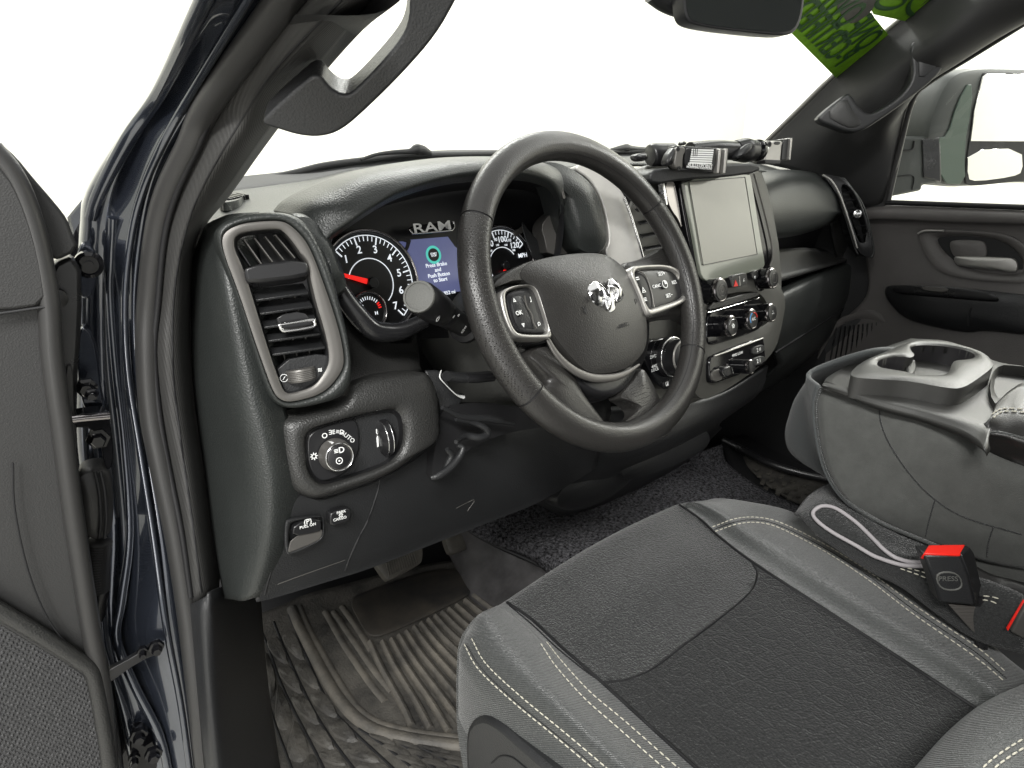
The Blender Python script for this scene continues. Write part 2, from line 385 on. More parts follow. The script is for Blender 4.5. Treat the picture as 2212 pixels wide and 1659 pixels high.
# rubber door seal along the opening
tube('door_seal', yrow([(740, -160, -.16), (628, -20, -.05), (455, 218, .085), (410, 315, .125), (362, 416, .16), (338, 510, .18), (322, 650, .195), (318, 760, .195), (326, 890, .19), (346, 1000, .18), (378, 1150, .165), (402, 1300, .15), (424, 1480, .13), (448, 1700, .11)]), .0108, M['seal'], cab, n=8, seg=14)
ridge([(655, -20, -.06), (474, 222, .075), (426, 320, .115), (378, 425, .15), (354, 520, .17), (341, 655, .185), (333, 760, .188), (343, 890, .182), (364, 1010, .172), (392, 1150, .155), (412, 1290, .142)], .003, 'dark', 'seal_groove')
# pillar trim, ribbed upper + lower kick trim
t0 = [(745, -160, -.17), (640, -20, -.05), (466, 222, .09), (420, 320, .13), (372, 425, .165), (350, 520, .18), (338, 655, .195), (330, 760, .195), (342, 890, .19), (362, 1010, .18), (388, 1150, .165), (405, 1305, .15)]
t1 = [(850, -160, -.22), (728, -20, -.10), (545, 205, .05), (478, 320, .09), (420, 430, .13), (385, 520, .155), (364, 655, .175), (358, 760, .175), (370, 890, .17), (392, 1010, .16), (412, 1150, .145), (430, 1300, .135)]
t2 = [(905, -160, -.24), (775, -20, -.12), (592, 190, .04), (525, 310, .085), (452, 430, .135), (404, 520, .16), (392, 655, .18), (390, 760, .18), (400, 890, .175), (418, 1010, .165), (436, 1150, .15), (455, 1290, .14)]
t3 = [(965, -160, -.23), (822, -20, -.11), (650, 190, .06), (578, 285, .10), (496, 402, .15), (425, 502, .20), (412, 655, .22), (412, 760, .22), (420, 890, .21), (440, 1010, .20), (458, 1150, .18), (474, 1275, .17)]
trim = patch('pillar_trim', z3([t0, t1, t2, t3]), M['headliner'], cab, thick=.003, smooth=80)
patch('windshield_frame', [yrow(t3), [q + A([.03, .10, -.02]) for q in yrow(t3)], [q + A([.0, .16, -.02]) for q in yrow(t3)]], M['pillar'], cab, thick=0, smooth=80)
bt = bvh(trim)
seam('trim_seam', bt, [[(738, 0), (600, 145), (520, 262), (440, 400), (400, 505), (376, 640), (374, 800), (392, 960), (412, 1100), (436, 1280)]], M['dark'], cab, r=.0009)
k0 = [(404, 1308, .145), (420, 1480, .125), (446, 1700, .10)]
k1 = [(440, 1292, .12), (455, 1480, .10), (480, 1700, .08)]
k2 = [(474, 1270, .14), (500, 1480, .13), (540, 1700, .12)]
k3 = [(560, 1250, .30), (580, 1480, .25), (612, 1700, .21)]
patch('kick_trim', z3([k0, k1, k2, k3]), M['hard'], cab, thick=.003, smooth=80)
# passenger windscreen pillar
ax = lambda l: [PX(*q) for q in l]
a0 = ax([(1640, 352, 1.00), (1700, 294, 1.00), (1765, 232, .99), (1823, 176, .98), (1895, 114, .97), (1971, 52, .96), (2050, -10, .95), (2110, -60, .94), (2230, -160, .92)])
a0b = [q + A([.01, .05, 0]) for q in a0]
a1 = ax([(1730, 372, 1.02), (1775, 320, 1.00), (1835, 262, .98), (1880, 212, .96), (1945, 150, .95), (2020, 95, .93), (2110, 20, .92), (2180, -40, .91), (2300, -140, .89)])
a2 = ax([(1800, 398, 1.06), (1850, 360, 1.05), (1895, 300, 1.03), (1935, 255, 1.01), (1985, 190, 1.00), (2070, 132, .98), (2160, 74, .97), (2260, 20, .95), (2420, -70, .93)])
a3 = ax([(1830, 450, 1.10), (1905, 438, 1.10), (1935, 330, 1.08), (1964, 218, 1.06), (2000, 178, 1.05), (2085, 125, 1.03), (2170, 72, 1.02), (2270, 10, 1.0), (2440, -90, .97)])
patch('passenger_pillar_trim', [a0b, a0, a1, a2, a3], M['pillar'], cab, thick=.004, smooth=80)
tube('passenger_door_seal', [q + A([.005, -.004, 0]) for q in a3[1:]], .006, M['seal'], cab, n=5)
ridge_edge = tube('windshield_seal', [q + A([-.003, .03, .004]) for q in a0], .004, M['silverdk'], cab, n=5)
# roof, rear of the cab and floor pan (beyond the frame, they shade the cabin)
patch('roof', [[A([x, y, z]) for x, y, z in ((-.36, -.30, .50), (.1, -.26, .55), (.5, -.26, .56), (.98, -.28, .50))],
               [A([x, y, z]) for x, y, z in ((-.38, -.7, .54), (.1, -.7, .60), (.5, -.7, .60), (1.0, -.7, .54))],
               [A([x, y, z]) for x, y, z in ((-.40, -1.9, .52), (.1, -1.9, .58), (.5, -1.9, .58), (1.02, -1.9, .52))]], M['headliner'], cab, thick=.02, smooth=80)
patch('cab_back_panel', [[A([-.5, -1.9, -.7]), A([1.2, -1.9, -.7])], [A([-.5, -1.95, 0]), A([1.2, -1.95, 0])]], M['dark'], cab, thick=.02)
# windshield glass
WSP = (A([0, .50, .07]), nrm(np.cross([1, 0, 0], [0, -.56, .43])))
if WSP[1] @ (CAM - WSP[0]) < 0: WSP = (WSP[0], -WSP[1])
patch('windshield', [[A([-.28, .50, .07]), A([.4, .56, .07]), A([1.02, .50, .07])], [A([-.36, -.13, .55]), A([.4, -.08, .55]), A([.98, -.13, .55])]], M['glass'], cab, n=5, thick=0, smooth=80)
# hinges, bolts, wiring boot and check strap in the door gap
def bolt(px, py, y, r=.010, nm='hinge_bolt', m='gloss', ax_=(-.2, -1, 0)):
    c = PY(px, py, y); return lathe(nm, c, ax_, [(r * 1.5, -.004), (r * 1.5, .001), (r, .0015), (r, .007), (r * .8, .009), (.001, .009)], M[m], cab, seg=6 if m != 'x' else 20)
bolt(187, 838, .19, .0065); bolt(212, 948, .19, .007); bolt(198, 852, .18, .004)
hg = flat('door_hinge', [PY(x, y, .19) for x, y in [(132, 902), (222, 888), (240, 905), (246, 1010), (226, 1018), (214, 925), (140, 924)]], (-.2, -1, 0), M['gloss'], cab, depth=.02, it=2, bevel=.002)
tube('hinge_pin', yrow([(138, 908, .175), (180, 903, .175), (236, 898, .175)]), .004, M['darkchrome'], cab)
flat('hinge_bracket', [PY(x, y, .215) for x, y in [(165, 700), (205, 720), (222, 860), (232, 905), (190, 905), (168, 840)]], (-.2, -1, 0), M['paint'], cab, depth=.02, it=2, bevel=.002)
flat('hinge_bracket', [PY(x, y, .225) for x, y in [(165, 520), (210, 540), (212, 600), (196, 650), (168, 640)]], (-.2, -1, 0), M['paint'], cab, depth=.02, it=1, bevel=.002)
lathe('access_cover', PY(192, 572, .205), (-.2, -1, 0), [(.012, -.01), (.012, .002), (.009, .004), (.008, .001), (.004, .001), (.004, .006), (.001, .006)], M['gloss'], cab)
pillow('wiring_boot', [PY(x, y, .185) for x, y in [(166, 1040), (180, 1020), (232, 1012), (245, 1040), (246, 1130), (236, 1165), (200, 1172), (172, 1150)]], (-.2, -1, 0), M['seal'], cab, h=.004, depth=.03, rim=.005)
for dx in (0, 12): ridge([(205 + dx, 1018, .178), (214 + dx, 1060, .178), (218 + dx, 1120, .178), (214 + dx, 1162, .180)], .0016, 'dark', 'boot_groove')
bl = [PY(214 - 5 * math.sin(t * 2), 1168 + 105 * t, .19) for t in np.linspace(0, 1, 40)]
tube('wiring_bellows', bl, [.010 + .0022 * (k % 2) for k in range(40)], M['seal'], cab, sm=False, seg=16)
tube('cable', yrow([(216, 1270, .19), (206, 1330, .20), (196, 1400, .21)]), .009, M['smooth'], cab)
flat('door_check_strap', [PY(x, y, .14) for x, y in [(212, 1468), (230, 1450), (290, 1418), (330, 1392), (346, 1398), (348, 1410), (300, 1430), (236, 1476), (222, 1486)]], (-.1, -1, .2), M['smooth'], cab, depth=.008, it=1)
bolt(308, 1408, .132, .0035); bolt(338, 1399, .132, .005)
bolt(300, 1590, .15, .006); bolt(332, 1630, .14, .006); bolt(290, 1640, .15, .004)
flat('lower_hinge', [PY(x, y, .155) for x, y in [(278, 1580), (320, 1575), (345, 1625), (350, 1700), (285, 1700)]], (-.2, -1, 0), M['gloss'], cab, depth=.02, it=1, bevel=.002)

def handle(name, label, outline, hole, nv, pl, depth, br):
    pass
# driver grab handle
HN = nrm((-.45, -.75, -.35)); HP = (PY(700, 250, -.02), HN)
gh = tag(None or flat('grab_handle', [P(x, y, HP) for x, y in [(560, 268), (600, 280), (645, 294), (692, 298), (738, 284), (795, 234), (870, 160), (942, 78), (986, 0), (1040, -110), (1060, -190), (960, -200), (900, -120), (886, -20), (884, 55), (850, 108), (768, 196), (745, 207), (715, 192), (686, 152), (640, 190), (590, 235)]], HN, M['hard'], None, depth=.035, it=2, bevel=.011),
         'thick black grab handle on the near driver side windscreen pillar', 'grab handle')
gh.modifiers['edge'].segments = 5; gh.modifiers['edge'].angle_limit = math.radians(60)
# passenger grab handle: bow on two feet
c3 = lambda l, pl: [P(1327.2 + .4 * x, .4 * y, pl) for x, y in l]
PHN = nrm((-.75, -.6, .1)); PHP = (PX(1900, 260, .905), PHN)
ph = thing('grab_handle', 'black grab handle bow on the far passenger side windscreen pillar', 'grab handle', PHP[0])
bow = flat('handle_bow', c3([(1085, 650), (1130, 600), (1200, 545), (1262, 498), (1285, 515), (1320, 575), (1372, 615), (1420, 600), (1530, 530), (1590, 462), (1612, 400), (1605, 330), (1598, 240), (1680, 160), (1765, 105), (1800, 180), (1816, 250), (1790, 340), (1740, 420), (1600, 530), (1460, 632), (1335, 712), (1262, 716), (1190, 690)], PHP), PHN, M['hard'], ph, depth=.035, it=2, bevel=.008)
bow.modifiers['edge'].segments = 4; bow.modifiers['edge'].angle_limit = math.radians(60)
pillow('end_cap', c3([(1135, 622), (1250, 520), (1290, 600), (1345, 668), (1300, 690), (1255, 690)], off(PHP, .002)), PHN, M['softw'], ph, h=.002, depth=.004, it=1)
pillow('end_cap', c3([(1640, 230), (1750, 125), (1790, 240), (1760, 340), (1650, 440), (1640, 330)], off(PHP, .002)), PHN, M['hard'], ph, h=.002, depth=.004, it=1)
# green price film strips stuck inside the windshield
wl = lambda l, d=.004: [P(1636.9 + .2 * x, .2 * y, off(WSP, d)) for x, y in l]
st = thing('windshield_banner', 'bright green printed film banner stuck across the top of the windshield', 'banner', wl([(900, 500)])[0])
WN = WSP[1]
flat('banner_strip', wl([(300, 295), (888, 884), (960, 850), (1170, 670), (1000, 470), (680, 60), (560, -300), (100, -300)]), WN, M['green'], st, depth=.0006, bevel=0)
flat('banner_strip', wl([(1150, 675), (1190, 652), (1455, 430), (1240, 165), (1100, -10), (1000, -300), (555, -300), (672, 60), (992, 462)], .0046), WN, M['green'], st, depth=.0006, bevel=0)
flat('banner_strip', wl([(1250, 155), (1690, 250), (1975, 10), (2250, -240), (1270, -240), (1150, -60), (1200, 60)], .005), WN, M['green'], st, depth=.0006, bevel=0)
flat('banner_patch', wl([(840, 60), (900, -40), (1100, -60), (1290, -60), (1260, 80), (1180, 170), (1020, 270), (930, 200)], .0062), WN, M['silverdk'], st, depth=.0004, it=1, bevel=0)
def on_ws(px, py): return wl([(px, py)], .0068)[0]
xd = on_ws(500, 100) - on_ws(1000, 640); yd = on_ws(500, 100) - on_ws(1000, -300)
b1 = on_ws(1000, 760)
upv = on_ws(900, 400) - on_ws(640, 640)
lettering('banner_lettering', [('P-CERTIFIED', on_ws(730, 400), on_ws(480, 180) - on_ws(1010, 760), on_ws(900, 400) - on_ws(700, 560), .070, .95), ('ONE OWNER', on_ws(960, 140), on_ws(480, 180) - on_ws(1010, 760), on_ws(900, 400) - on_ws(700, 560), .076, .95)], M['greend'], st)
for q in st.children:
    pass
parts = []
for (x, y, rx, ry) in [(1440, 20, 150, 75), (1760, 60, 130, 110)]:
    parts.append(tube('', [on_ws(x + rx * math.cos(a) - 40 * math.sin(a), y + ry * math.sin(a)) for a in np.linspace(0, 2 * math.pi, 24, endpoint=False)], .0045, None, n=2, seg=6, closed=True, flatn=WN, fr=.15, ret=True))
multi('banner_numeral', parts, M['greend'], st)
# interior mirror
mp = (PX(1600, 40, .42), nrm((-.35, -.9, .05)))
rm = thing('rear_view_mirror', 'black framed interior rear view mirror hanging at the top of the windshield', 'mirror', mp[0])
mo = [(1475, -70), (1475, 0), (1479, 36), (1493, 52), (1547, 62), (1620, 70), (1695, 77), (1720, 70), (1734, 40), (1740, 0), (1742, -70)]
pillow('housing', [P(x, y, mp) for x, y in mo], mp[1], M['smooth'], rm, h=.0, depth=.028, rim=.004, rings=3)
mi = [(1482, -65), (1482, 0), (1486, 33), (1498, 46), (1547, 56), (1620, 64), (1692, 70), (1714, 64), (1727, 38), (1733, 0), (1735, -65)]
flat('mirror_glass', [P(x, y, off(mp, .0015)) for x, y in mi], nrm(mp[1] + A([-.10, 0, -.42])), mat('tinted_mirror', (.10, .11, .11), .05, metal=.9), rm, depth=.001, it=1, bevel=0)
tube('mirror_stem', [P(x, y, off(mp, -.05)) for x, y in [(1410, -20), (1440, 0), (1475, 8), (1510, -20)]], .018, M['smooth'], rm)
# windscreen base, wiper
wp = thing('windshield_wiper', 'black wiper arm and blade resting along the windshield base behind the steering wheel', 'wiper', PY(880, 335, .58))
tube('blade', yrow([(590, 384, .58), (640, 373, .58), (700, 358, .58), (790, 346, .58), (880, 337, .58), (990, 334, .58), (1200, 330, .58), (1400, 326, .58)]), .006, M['dark'], wp)
tube('arm', yrow([(780, 345, .56), (812, 334, .56), (850, 329, .56), (885, 327, .56), (900, 323, .56), (915, 326, .56), (930, 332, .56)]), [.003, .003, .004, .005, .010, .009, .005], M['dark'], wp)
w2 = thing('windshield_wiper', 'black wiper end visible over the dash beside the phone mount', 'wiper', PY(1360, 325, .58))
tube('arm', yrow([(1320, 324, .58), (1352, 320, .58), (1375, 322, .58), (1480, 330, .58)]), [.004, .010, .006, .006], M['dark'], w2)

# ================================================================== DASHBOARD
dash = thing('dashboard', 'charcoal soft touch dashboard spanning the cab under the windshield', 'dashboard', (.3, .2, -.1))
box('carcass', (.37, .45, -.17), (1.40, .30, .40), M['dark'], dash, bevel=0)
# cowl band + upper pad
back = [(446, 440, .45), (490, 412, .50), (560, 402, .52), (664, 388, .55), (764, 366, .57), (864, 350, .58), (1000, 340, .58), (1200, 338, .58), (1400, 336, .58), (1560, 338, .57), (1650, 345, .55), (1740, 365, .52)]
patch('defroster_band', [[q + A([0, .05, .012]) for q in yrow(back)], [q + A([0, .0, .004]) for q in yrow(back)], yrow([(a, b + 9, c - .02) for a, b, c in back])], M['dark'], dash, thick=0, smooth=80)
mid = [(440, 478, .30), (500, 452, .34), (570, 432, .36), (664, 408, .38), (764, 378, .38), (864, 356, .38), (1000, 343, .38), (1200, 345, .38), (1376, 344, .38), (1560, 348, .38), (1650, 356, .36), (1790, 384, .34)]
upper = patch('upper_pad', [yrow(back), yrow(mid), yrow([(455, 500, .2), (520, 475, .2), (600, 458, .22), (690, 440, .24), (790, 400, .26), (880, 366, .27), (1010, 352, .27), (1200, 362, .28), (1376, 352, .28), (1560, 362, .26), (1660, 372, .24), (1810, 400, .22)])], M['soft'], dash, smooth=80)
# cluster hood rolling over the dials
lip = [(700, 512, .105), (724, 490, .10), (764, 463, .09), (812, 432, .085), (864, 405, .08), (944, 381, .08), (1016, 371, .085), (1112, 368, .095), (1164, 376, .10), (1196, 392, .105), (1214, 425, .115), (1216, 455, .12)]
h1 = [(640, 470, .14), (676, 440, .13), (724, 414, .125), (775, 386, .12), (838, 366, .115), (930, 352, .11), (1016, 345, .11), (1112, 347, .12), (1180, 356, .13), (1222, 378, .14), (1246, 420, .15), (1240, 470, .155)]
h2 = [(590, 455, .22), (610, 434, .22), (664, 404, .22), (735, 377, .21), (820, 358, .20), (925, 343, .20), (1016, 338, .20), (1112, 340, .21), (1190, 350, .22), (1250, 372, .22), (1290, 420, .22), (1262, 480, .22)]
lin = [q + A([.004, .012, -.012]) for q in yrow(lip)]
patch('cluster_hood', [yrow(h2), yrow(h1), yrow(lip), lin], M['soft'], dash, n=8, smooth=80)
# end panel left of the vent, facing the doorway
e0 = [(440, 492, .24), (416, 560, .235), (412, 660, .23), (414, 800, .215), (424, 900, .205), (440, 1010, .19), (456, 1130, .17), (470, 1220, .155), (484, 1293, .14)]
e1 = [(450, 482, .20), (432, 560, .19), (440, 680, .17), (456, 800, .15), (474, 900, .14), (492, 1010, .125), (505, 1130, .11), (505, 1220, .105), (503, 1295, .105)]
e2 = [(470, 472, .17), (456, 560, .15), (468, 660, .125), (492, 780, .105), (515, 900, .09), (536, 1010, .08), (545, 1110, .075), (540, 1210, .075), (524, 1298, .085)]
e3 = [(500, 462, .15), (486, 530, .125), (500, 620, .105), (530, 760, .088), (556, 870, .075), (580, 960, .065), (592, 1060, .058), (585, 1180, .058), (556, 1290, .075)]
e4 = [(560, 458, .15), (560, 540, .135), (580, 640, .12), (600, 760, .10), (620, 890, .085), (640, 980, .078), (650, 1060, .07), (640, 1180, .075), (600, 1280, .09)]
endp = patch('end_panel', [yrow(q) for q in (e0, e1, e2, e3, e4)], M['soft'], dash, n=6, smooth=80)
# vent pod surround
V4 = lambda l, pl: [P(398.2 + .3 * x, 442.4 + .3 * y, pl) for x, y in l]
VN = nrm((-.22, -.95, .20)); VP = (PY(600, 660, .085), VN)
vo = [(225, 150), (420, 70), (600, 50), (760, 62), (880, 130), (980, 300), (1070, 520), (1130, 760), (1180, 960), (1205, 1150), (1200, 1300), (1120, 1390), (950, 1440), (760, 1470), (660, 1440), (590, 1350), (500, 1080), (400, 760), (300, 480), (235, 300)]
vi = [(268, 260), (290, 200), (370, 150), (480, 125), (680, 110), (760, 140), (870, 250), (930, 370), (1000, 560), (1070, 760), (1120, 930), (1150, 1080), (1145, 1180), (1060, 1300), (980, 1360), (900, 1390), (760, 1425), (690, 1410), (640, 1350), (560, 1130), (480, 900), (380, 600), (290, 370)]
ring('vent_surround', V4(vo, off(VP, -.004)), V4(vi, off(VP, -.001)), VN, M['soft'], dash, h=.006, depth=.03, n=120)
# padded corner between vent and cluster
pillow('padded_corner', V4([(740, 60), (880, 40), (1010, 150), (1062, 240), (1095, 300), (1150, 440), (1192, 570), (1185, 625), (1120, 665), (1075, 670), (1030, 560), (960, 400), (890, 260)], (PY(700, 560, .10), nrm((-.1, -.95, .25)))), nrm((-.1, -.95, .25)), M['soft'], dash, h=.006, depth=.05, rim=.010)
# plain panel below the cluster
patch('lower_cluster_panel', [yrow([(715, 640, .14), (780, 720, .145), (880, 740, .15), (900, 720, .16)]), yrow([(735, 740, .13), (800, 760, .13), (880, 765, .135), (905, 760, .15)]), yrow([(745, 835, .10), (800, 822, .10), (880, 798, .105), (908, 790, .12)]), yrow([(745, 850, .10), (800, 837, .10), (885, 812, .105), (912, 800, .12)])], M['softw'], dash, smooth=80)
# fascia shelf with swelling around the headlamp switch
E_ = lambda l, pl: [P(575.1 + .2666 * x, 796.3 + .2666 * y, pl) for x, y in l]
EN = nrm((-.12, -.97, .22)); EP = (PY(760, 930, .062), EN)
ring('switch_surround', E_([(92, 470), (130, 405), (300, 345), (620, 272), (690, 108), (1270, 5), (1345, 90), (1385, 200), (1405, 400), (1412, 540), (1370, 600), (1240, 660), (1100, 790), (900, 890), (600, 985), (420, 1050), (340, 1045), (230, 1000), (160, 920), (115, 740)], off(EP, -.010)),
     E_([(310, 600), (325, 520), (420, 458), (1000, 320), (1075, 350), (1108, 430), (1110, 600), (1060, 700), (960, 790), (600, 905), (480, 942), (390, 915), (325, 800)], off(EP, -.003)), EN, M['softw'], dash, h=.009, depth=.03, n=128, k_=9)
# knee panels
kt = [(560, 1020, .09), (600, 1000, .09), (700, 990, .09), (850, 960, .09), (950, 915, .10), (1060, 880, .12), (1180, 850, .14), (1300, 830, .16)]
km = [(575, 1120, .068), (620, 1105, .065), (720, 1100, .065), (830, 1062, .068), (960, 1010, .075), (1080, 960, .09), (1200, 925, .11), (1320, 890, .13)]
kb = [(556, 1285, .075), (600, 1274, .075), (700, 1245, .075), (810, 1210, .08), (960, 1152, .09), (1080, 1105, .10), (1175, 1066, .115), (1290, 1000, .14)]
kz = [(a, b + 4, c + .03) for a, b, c in kb]
kz2 = [(a + 10, b - 40, c + .25) for a, b, c in kb]
knee = patch('knee_panel', [yrow(kt), yrow(km), yrow(kb), yrow(kz), yrow(kz2)], M['hard'], dash, n=7, smooth=60)
bk = bvh(knee)
seam('panel_gap', bk, [[(655, 1062), (622, 1085), (612, 1110), (600, 1180), (582, 1245), (572, 1284)], [(820, 1036), (816, 1060), (796, 1120), (766, 1180), (745, 1232)], [(655, 1062), (690, 1078), (760, 1058), (820, 1035), (900, 990), (945, 955)]], M['dark'], dash, r=.0013)
seam('panel_line', bk, [[(600, 1262), (660, 1240), (745, 1210)], [(985, 1098), (1024, 1080), (1010, 1104)]], M['silverdk'], dash, r=.0006)
nq = (PY(1010, 950, .066), (0, -.97, .24))
flat('column_notch', [P(x, y, nq) for x, y in [(955, 878), (1040, 868), (1130, 880), (1178, 890), (1182, 922), (1110, 932), (1062, 946), (1010, 970), (992, 1005), (960, 1030), (932, 1036), (936, 990), (945, 940)]], nq[1], M['dark'], dash, depth=.02, it=1, bevel=0)
# right part: pod between cluster and silver spear
c2 = lambda l, pl: [P(663.6 + .4 * x, 265.4 + .4 * y, pl) for x, y in l]
SN = nrm((-.25, -.93, .22))
pillow('right_pod', c2([(1180, 205), (1330, 190), (1440, 235), (1540, 310), (1600, 430), (1640, 620), (1620, 690), (1560, 720), (1480, 700), (1440, 640), (1400, 540), (1370, 440), (1340, 320), (1260, 250)], (PY(1270, 430, .115), SN)), SN, M['soft'], dash, h=.012, depth=.05, rim=.010)
flat('pod_inner_trim', c2([(1365, 455), (1400, 500), (1445, 620), (1462, 700), (1300, 720), (1285, 640), (1262, 560), (1300, 500)], (PY(1190, 480, .155), SN)), SN, M['silverdk'], dash, depth=.03, it=1)
flat('silver_trim', c2([(1430, 240), (1500, 215), (1560, 235), (1640, 300), (1720, 390), (1760, 520), (1820, 750), (1860, 900), (1700, 860), (1600, 700), (1640, 640), (1600, 430), (1540, 310)], (PY(1330, 450, .125), SN)), SN, M['spear'], dash, depth=.03, it=2, bevel=.002)
tube('trim_edge', c2([(1710, 400), (1750, 510), (1790, 640), (1822, 760)], (PY(1330, 450, .12), SN)), .0022, M['chrome'], dash)
tube('vent_grille', c2([(1770, 320), (1800, 480), (1830, 700), (1860, 800)], (PY(1400, 430, .16), SN)), .035, M['dark'], dash)
CS = (PY(1560, 500, .075), nrm((-.02, -.97, .24)))
# centre stack backing and lower console
SB = off(CS, -.035)
D_ = lambda l, pl: [P(1371.4 + .1706 * x, 566.3 + .1706 * y, pl) for x, y in l]
flat('stack_backing', [P(x, y, SB) for x, y in [(1370, 360), (1480, 345), (1640, 352), (1665, 420), (1690, 560), (1690, 700), (1672, 770), (1560, 850), (1470, 880), (1380, 860), (1340, 700)]], CS[1], M['stack'], dash, depth=.08, it=1, bevel=.004)
ring('stack_surround', [P(x, y, off(CS, -.010)) for x, y in [(1500, 560), (1560, 600), (1660, 580), (1700, 640), (1690, 700), (1672, 770), (1560, 850), (1500, 870), (1486, 760)]], [P(x, y, off(CS, -.005)) for x, y in [(1522, 680), (1540, 640), (1610, 628), (1650, 634), (1668, 690), (1640, 710), (1560, 738), (1530, 742)]], CS[1], M['stack'], dash, h=.004, depth=.03)
tun = [yrow([(1150, 900, .20), (1300, 880, .18), (1450, 870, .14), (1560, 850, .12), (1660, 790, .14)]), yrow([(1130, 1010, .20), (1270, 985, .15), (1420, 960, .12), (1530, 915, .12), (1640, 850, .15)]),
       yrow([(1140, 1080, .24), (1230, 1085, .20), (1340, 1040, .19), (1470, 980, .20), (1560, 910, .22)]), yrow([(1155, 1086, .27), (1225, 1112, .25), (1330, 1078, .25), (1480, 1000, .26), (1560, 925, .27)])]
patch('lower_console', tun, M['hard'], dash, n=7, smooth=80)
pillow('console_hump', [PY(x, y, .175) for x, y in [(1190, 1085), (1250, 1020), (1300, 960), (1330, 930), (1400, 940), (1400, 1000), (1350, 1060), (1280, 1100), (1230, 1108)]], (-.2, -.9, .3), M['hard'], dash, h=.012, depth=.04, rim=.012)
pillow('console_hump', [PY(x, y, .15) for x, y in [(1400, 960), (1470, 930), (1530, 920), (1545, 960), (1480, 1000), (1400, 1032), (1345, 1040), (1340, 1010)]], (-.2, -.9, .3), M['hard'], dash, h=.010, depth=.04, rim=.012)
flat('obd_socket', [PY(x, y, .148) for x, y in [(1318, 995), (1336, 992), (1332, 1010), (1314, 1012)]], (-.2, -.9, .3), M['dark'], dash, depth=.01)
# passenger side
pu0 = [(1648, 368, .26), (1700, 366, .26), (1760, 372, .25), (1800, 382, .235), (1832, 402, .22)]
pu1 = [(1640, 395, .16), (1700, 385, .17), (1760, 392, .18), (1806, 412, .18), (1838, 430, .18)]
pu2 = [(1644, 450, .12), (1710, 440, .135), (1770, 440, .15), (1806, 448, .16), (1838, 458, .165)]
pu3 = [(1656, 504, .12), (1720, 496, .135), (1775, 480, .15), (1809, 462, .16), (1840, 475, .17)]
pu4 = [(1660, 518, .15), (1725, 508, .165), (1780, 490, .18), (1812, 474, .19), (1842, 490, .19)]
patch('passenger_upper_pad', [yrow(q) for q in (pu0, pu1, pu2, pu3, pu4)], M['soft'], dash, smooth=80)
patch('shelf_recess', [yrow([(1650, 490, .24), (1720, 485, .25), (1800, 470, .25), (1860, 470, .25)]), yrow([(1660, 570, .25), (1730, 560, .26), (1810, 545, .26), (1870, 540, .26)]), yrow([(1670, 618, .21), (1740, 590, .22), (1815, 566, .23), (1880, 560, .23)])], M['dark'], dash, smooth=80)
patch('shelf_floor', [yrow([(1650, 540, .22), (1740, 535, .23), (1820, 545, .23)]), yrow([(1665, 610, .13), (1750, 585, .15), (1830, 560, .17)])], M['softw'], dash, smooth=80)
patch('shelf_side', [yrow([(1792, 476, .19), (1806, 540, .19), (1818, 572, .19)]), yrow([(1835, 470, .175), (1848, 530, .18), (1860, 560, .18)]), yrow([(1862, 470, .19), (1872, 530, .19), (1880, 560, .19)])], M['softw'], dash, smooth=80)
g0 = [(1650, 640, .15), (1720, 606, .165), (1800, 575, .18), (1862, 552, .19), (1886, 560, .20)]
g1 = [(1652, 662, .12), (1722, 628, .135), (1800, 595, .155), (1862, 568, .17), (1886, 580, .19)]
g2 = [(1668, 720, .11), (1740, 680, .125), (1810, 645, .145), (1860, 610, .17), (1884, 605, .19)]
g3 = [(1672, 762, .12), (1745, 716, .135), (1812, 672, .155), (1850, 640, .18), (1872, 635, .20)]
g4 = [(1672, 800, .14), (1745, 765, .16), (1800, 725, .19), (1835, 685, .22), (1855, 660, .25)]
g5 = [(1560, 880, .22), (1640, 850, .24), (1720, 800, .27), (1780, 745, .30), (1810, 700, .32)]
gl_ = patch('glovebox', [yrow(q) for q in (g0, g1, g2, g3, g4, g5)], M['soft'], dash, n=6, smooth=80)
bg_ = bvh(gl_)
seam('glovebox_gap', bg_, [[(1674, 762), (1745, 717), (1812, 673), (1850, 641)]], M['dark'], dash, r=.003)
ridge([(1560, 862, .17), (1600, 842, .17), (1650, 822, .17)], .003, 'dark', 'lower_seam', par=dash)
# small defroster outlet at the far left of the pad
DP = ((0, 0, PY(500, 428, .40)[2] + .003), (0, 0, 1))
de = thing('defroster_outlet', 'small slotted defroster outlet on the dash top beside the driver pillar', 'air vent', P(500, 430, DP))
ring('frame', [P(x, y, off(DP, -.004)) for x, y in [(466, 444), (488, 416), (520, 412), (536, 420), (532, 430), (500, 440)]], [P(x, y, DP) for x, y in [(473, 438), (490, 420), (518, 417), (527, 422), (520, 430), (498, 436)]], (0, 0, 1), M['soft'], de, h=.002, depth=.01)
for i in range(5):
    box('slat', P(484 + 9 * i, 430 - 2 * i, off(DP, -.002)), (.004, .05, .006), M['smooth'], de, bevel=.001)
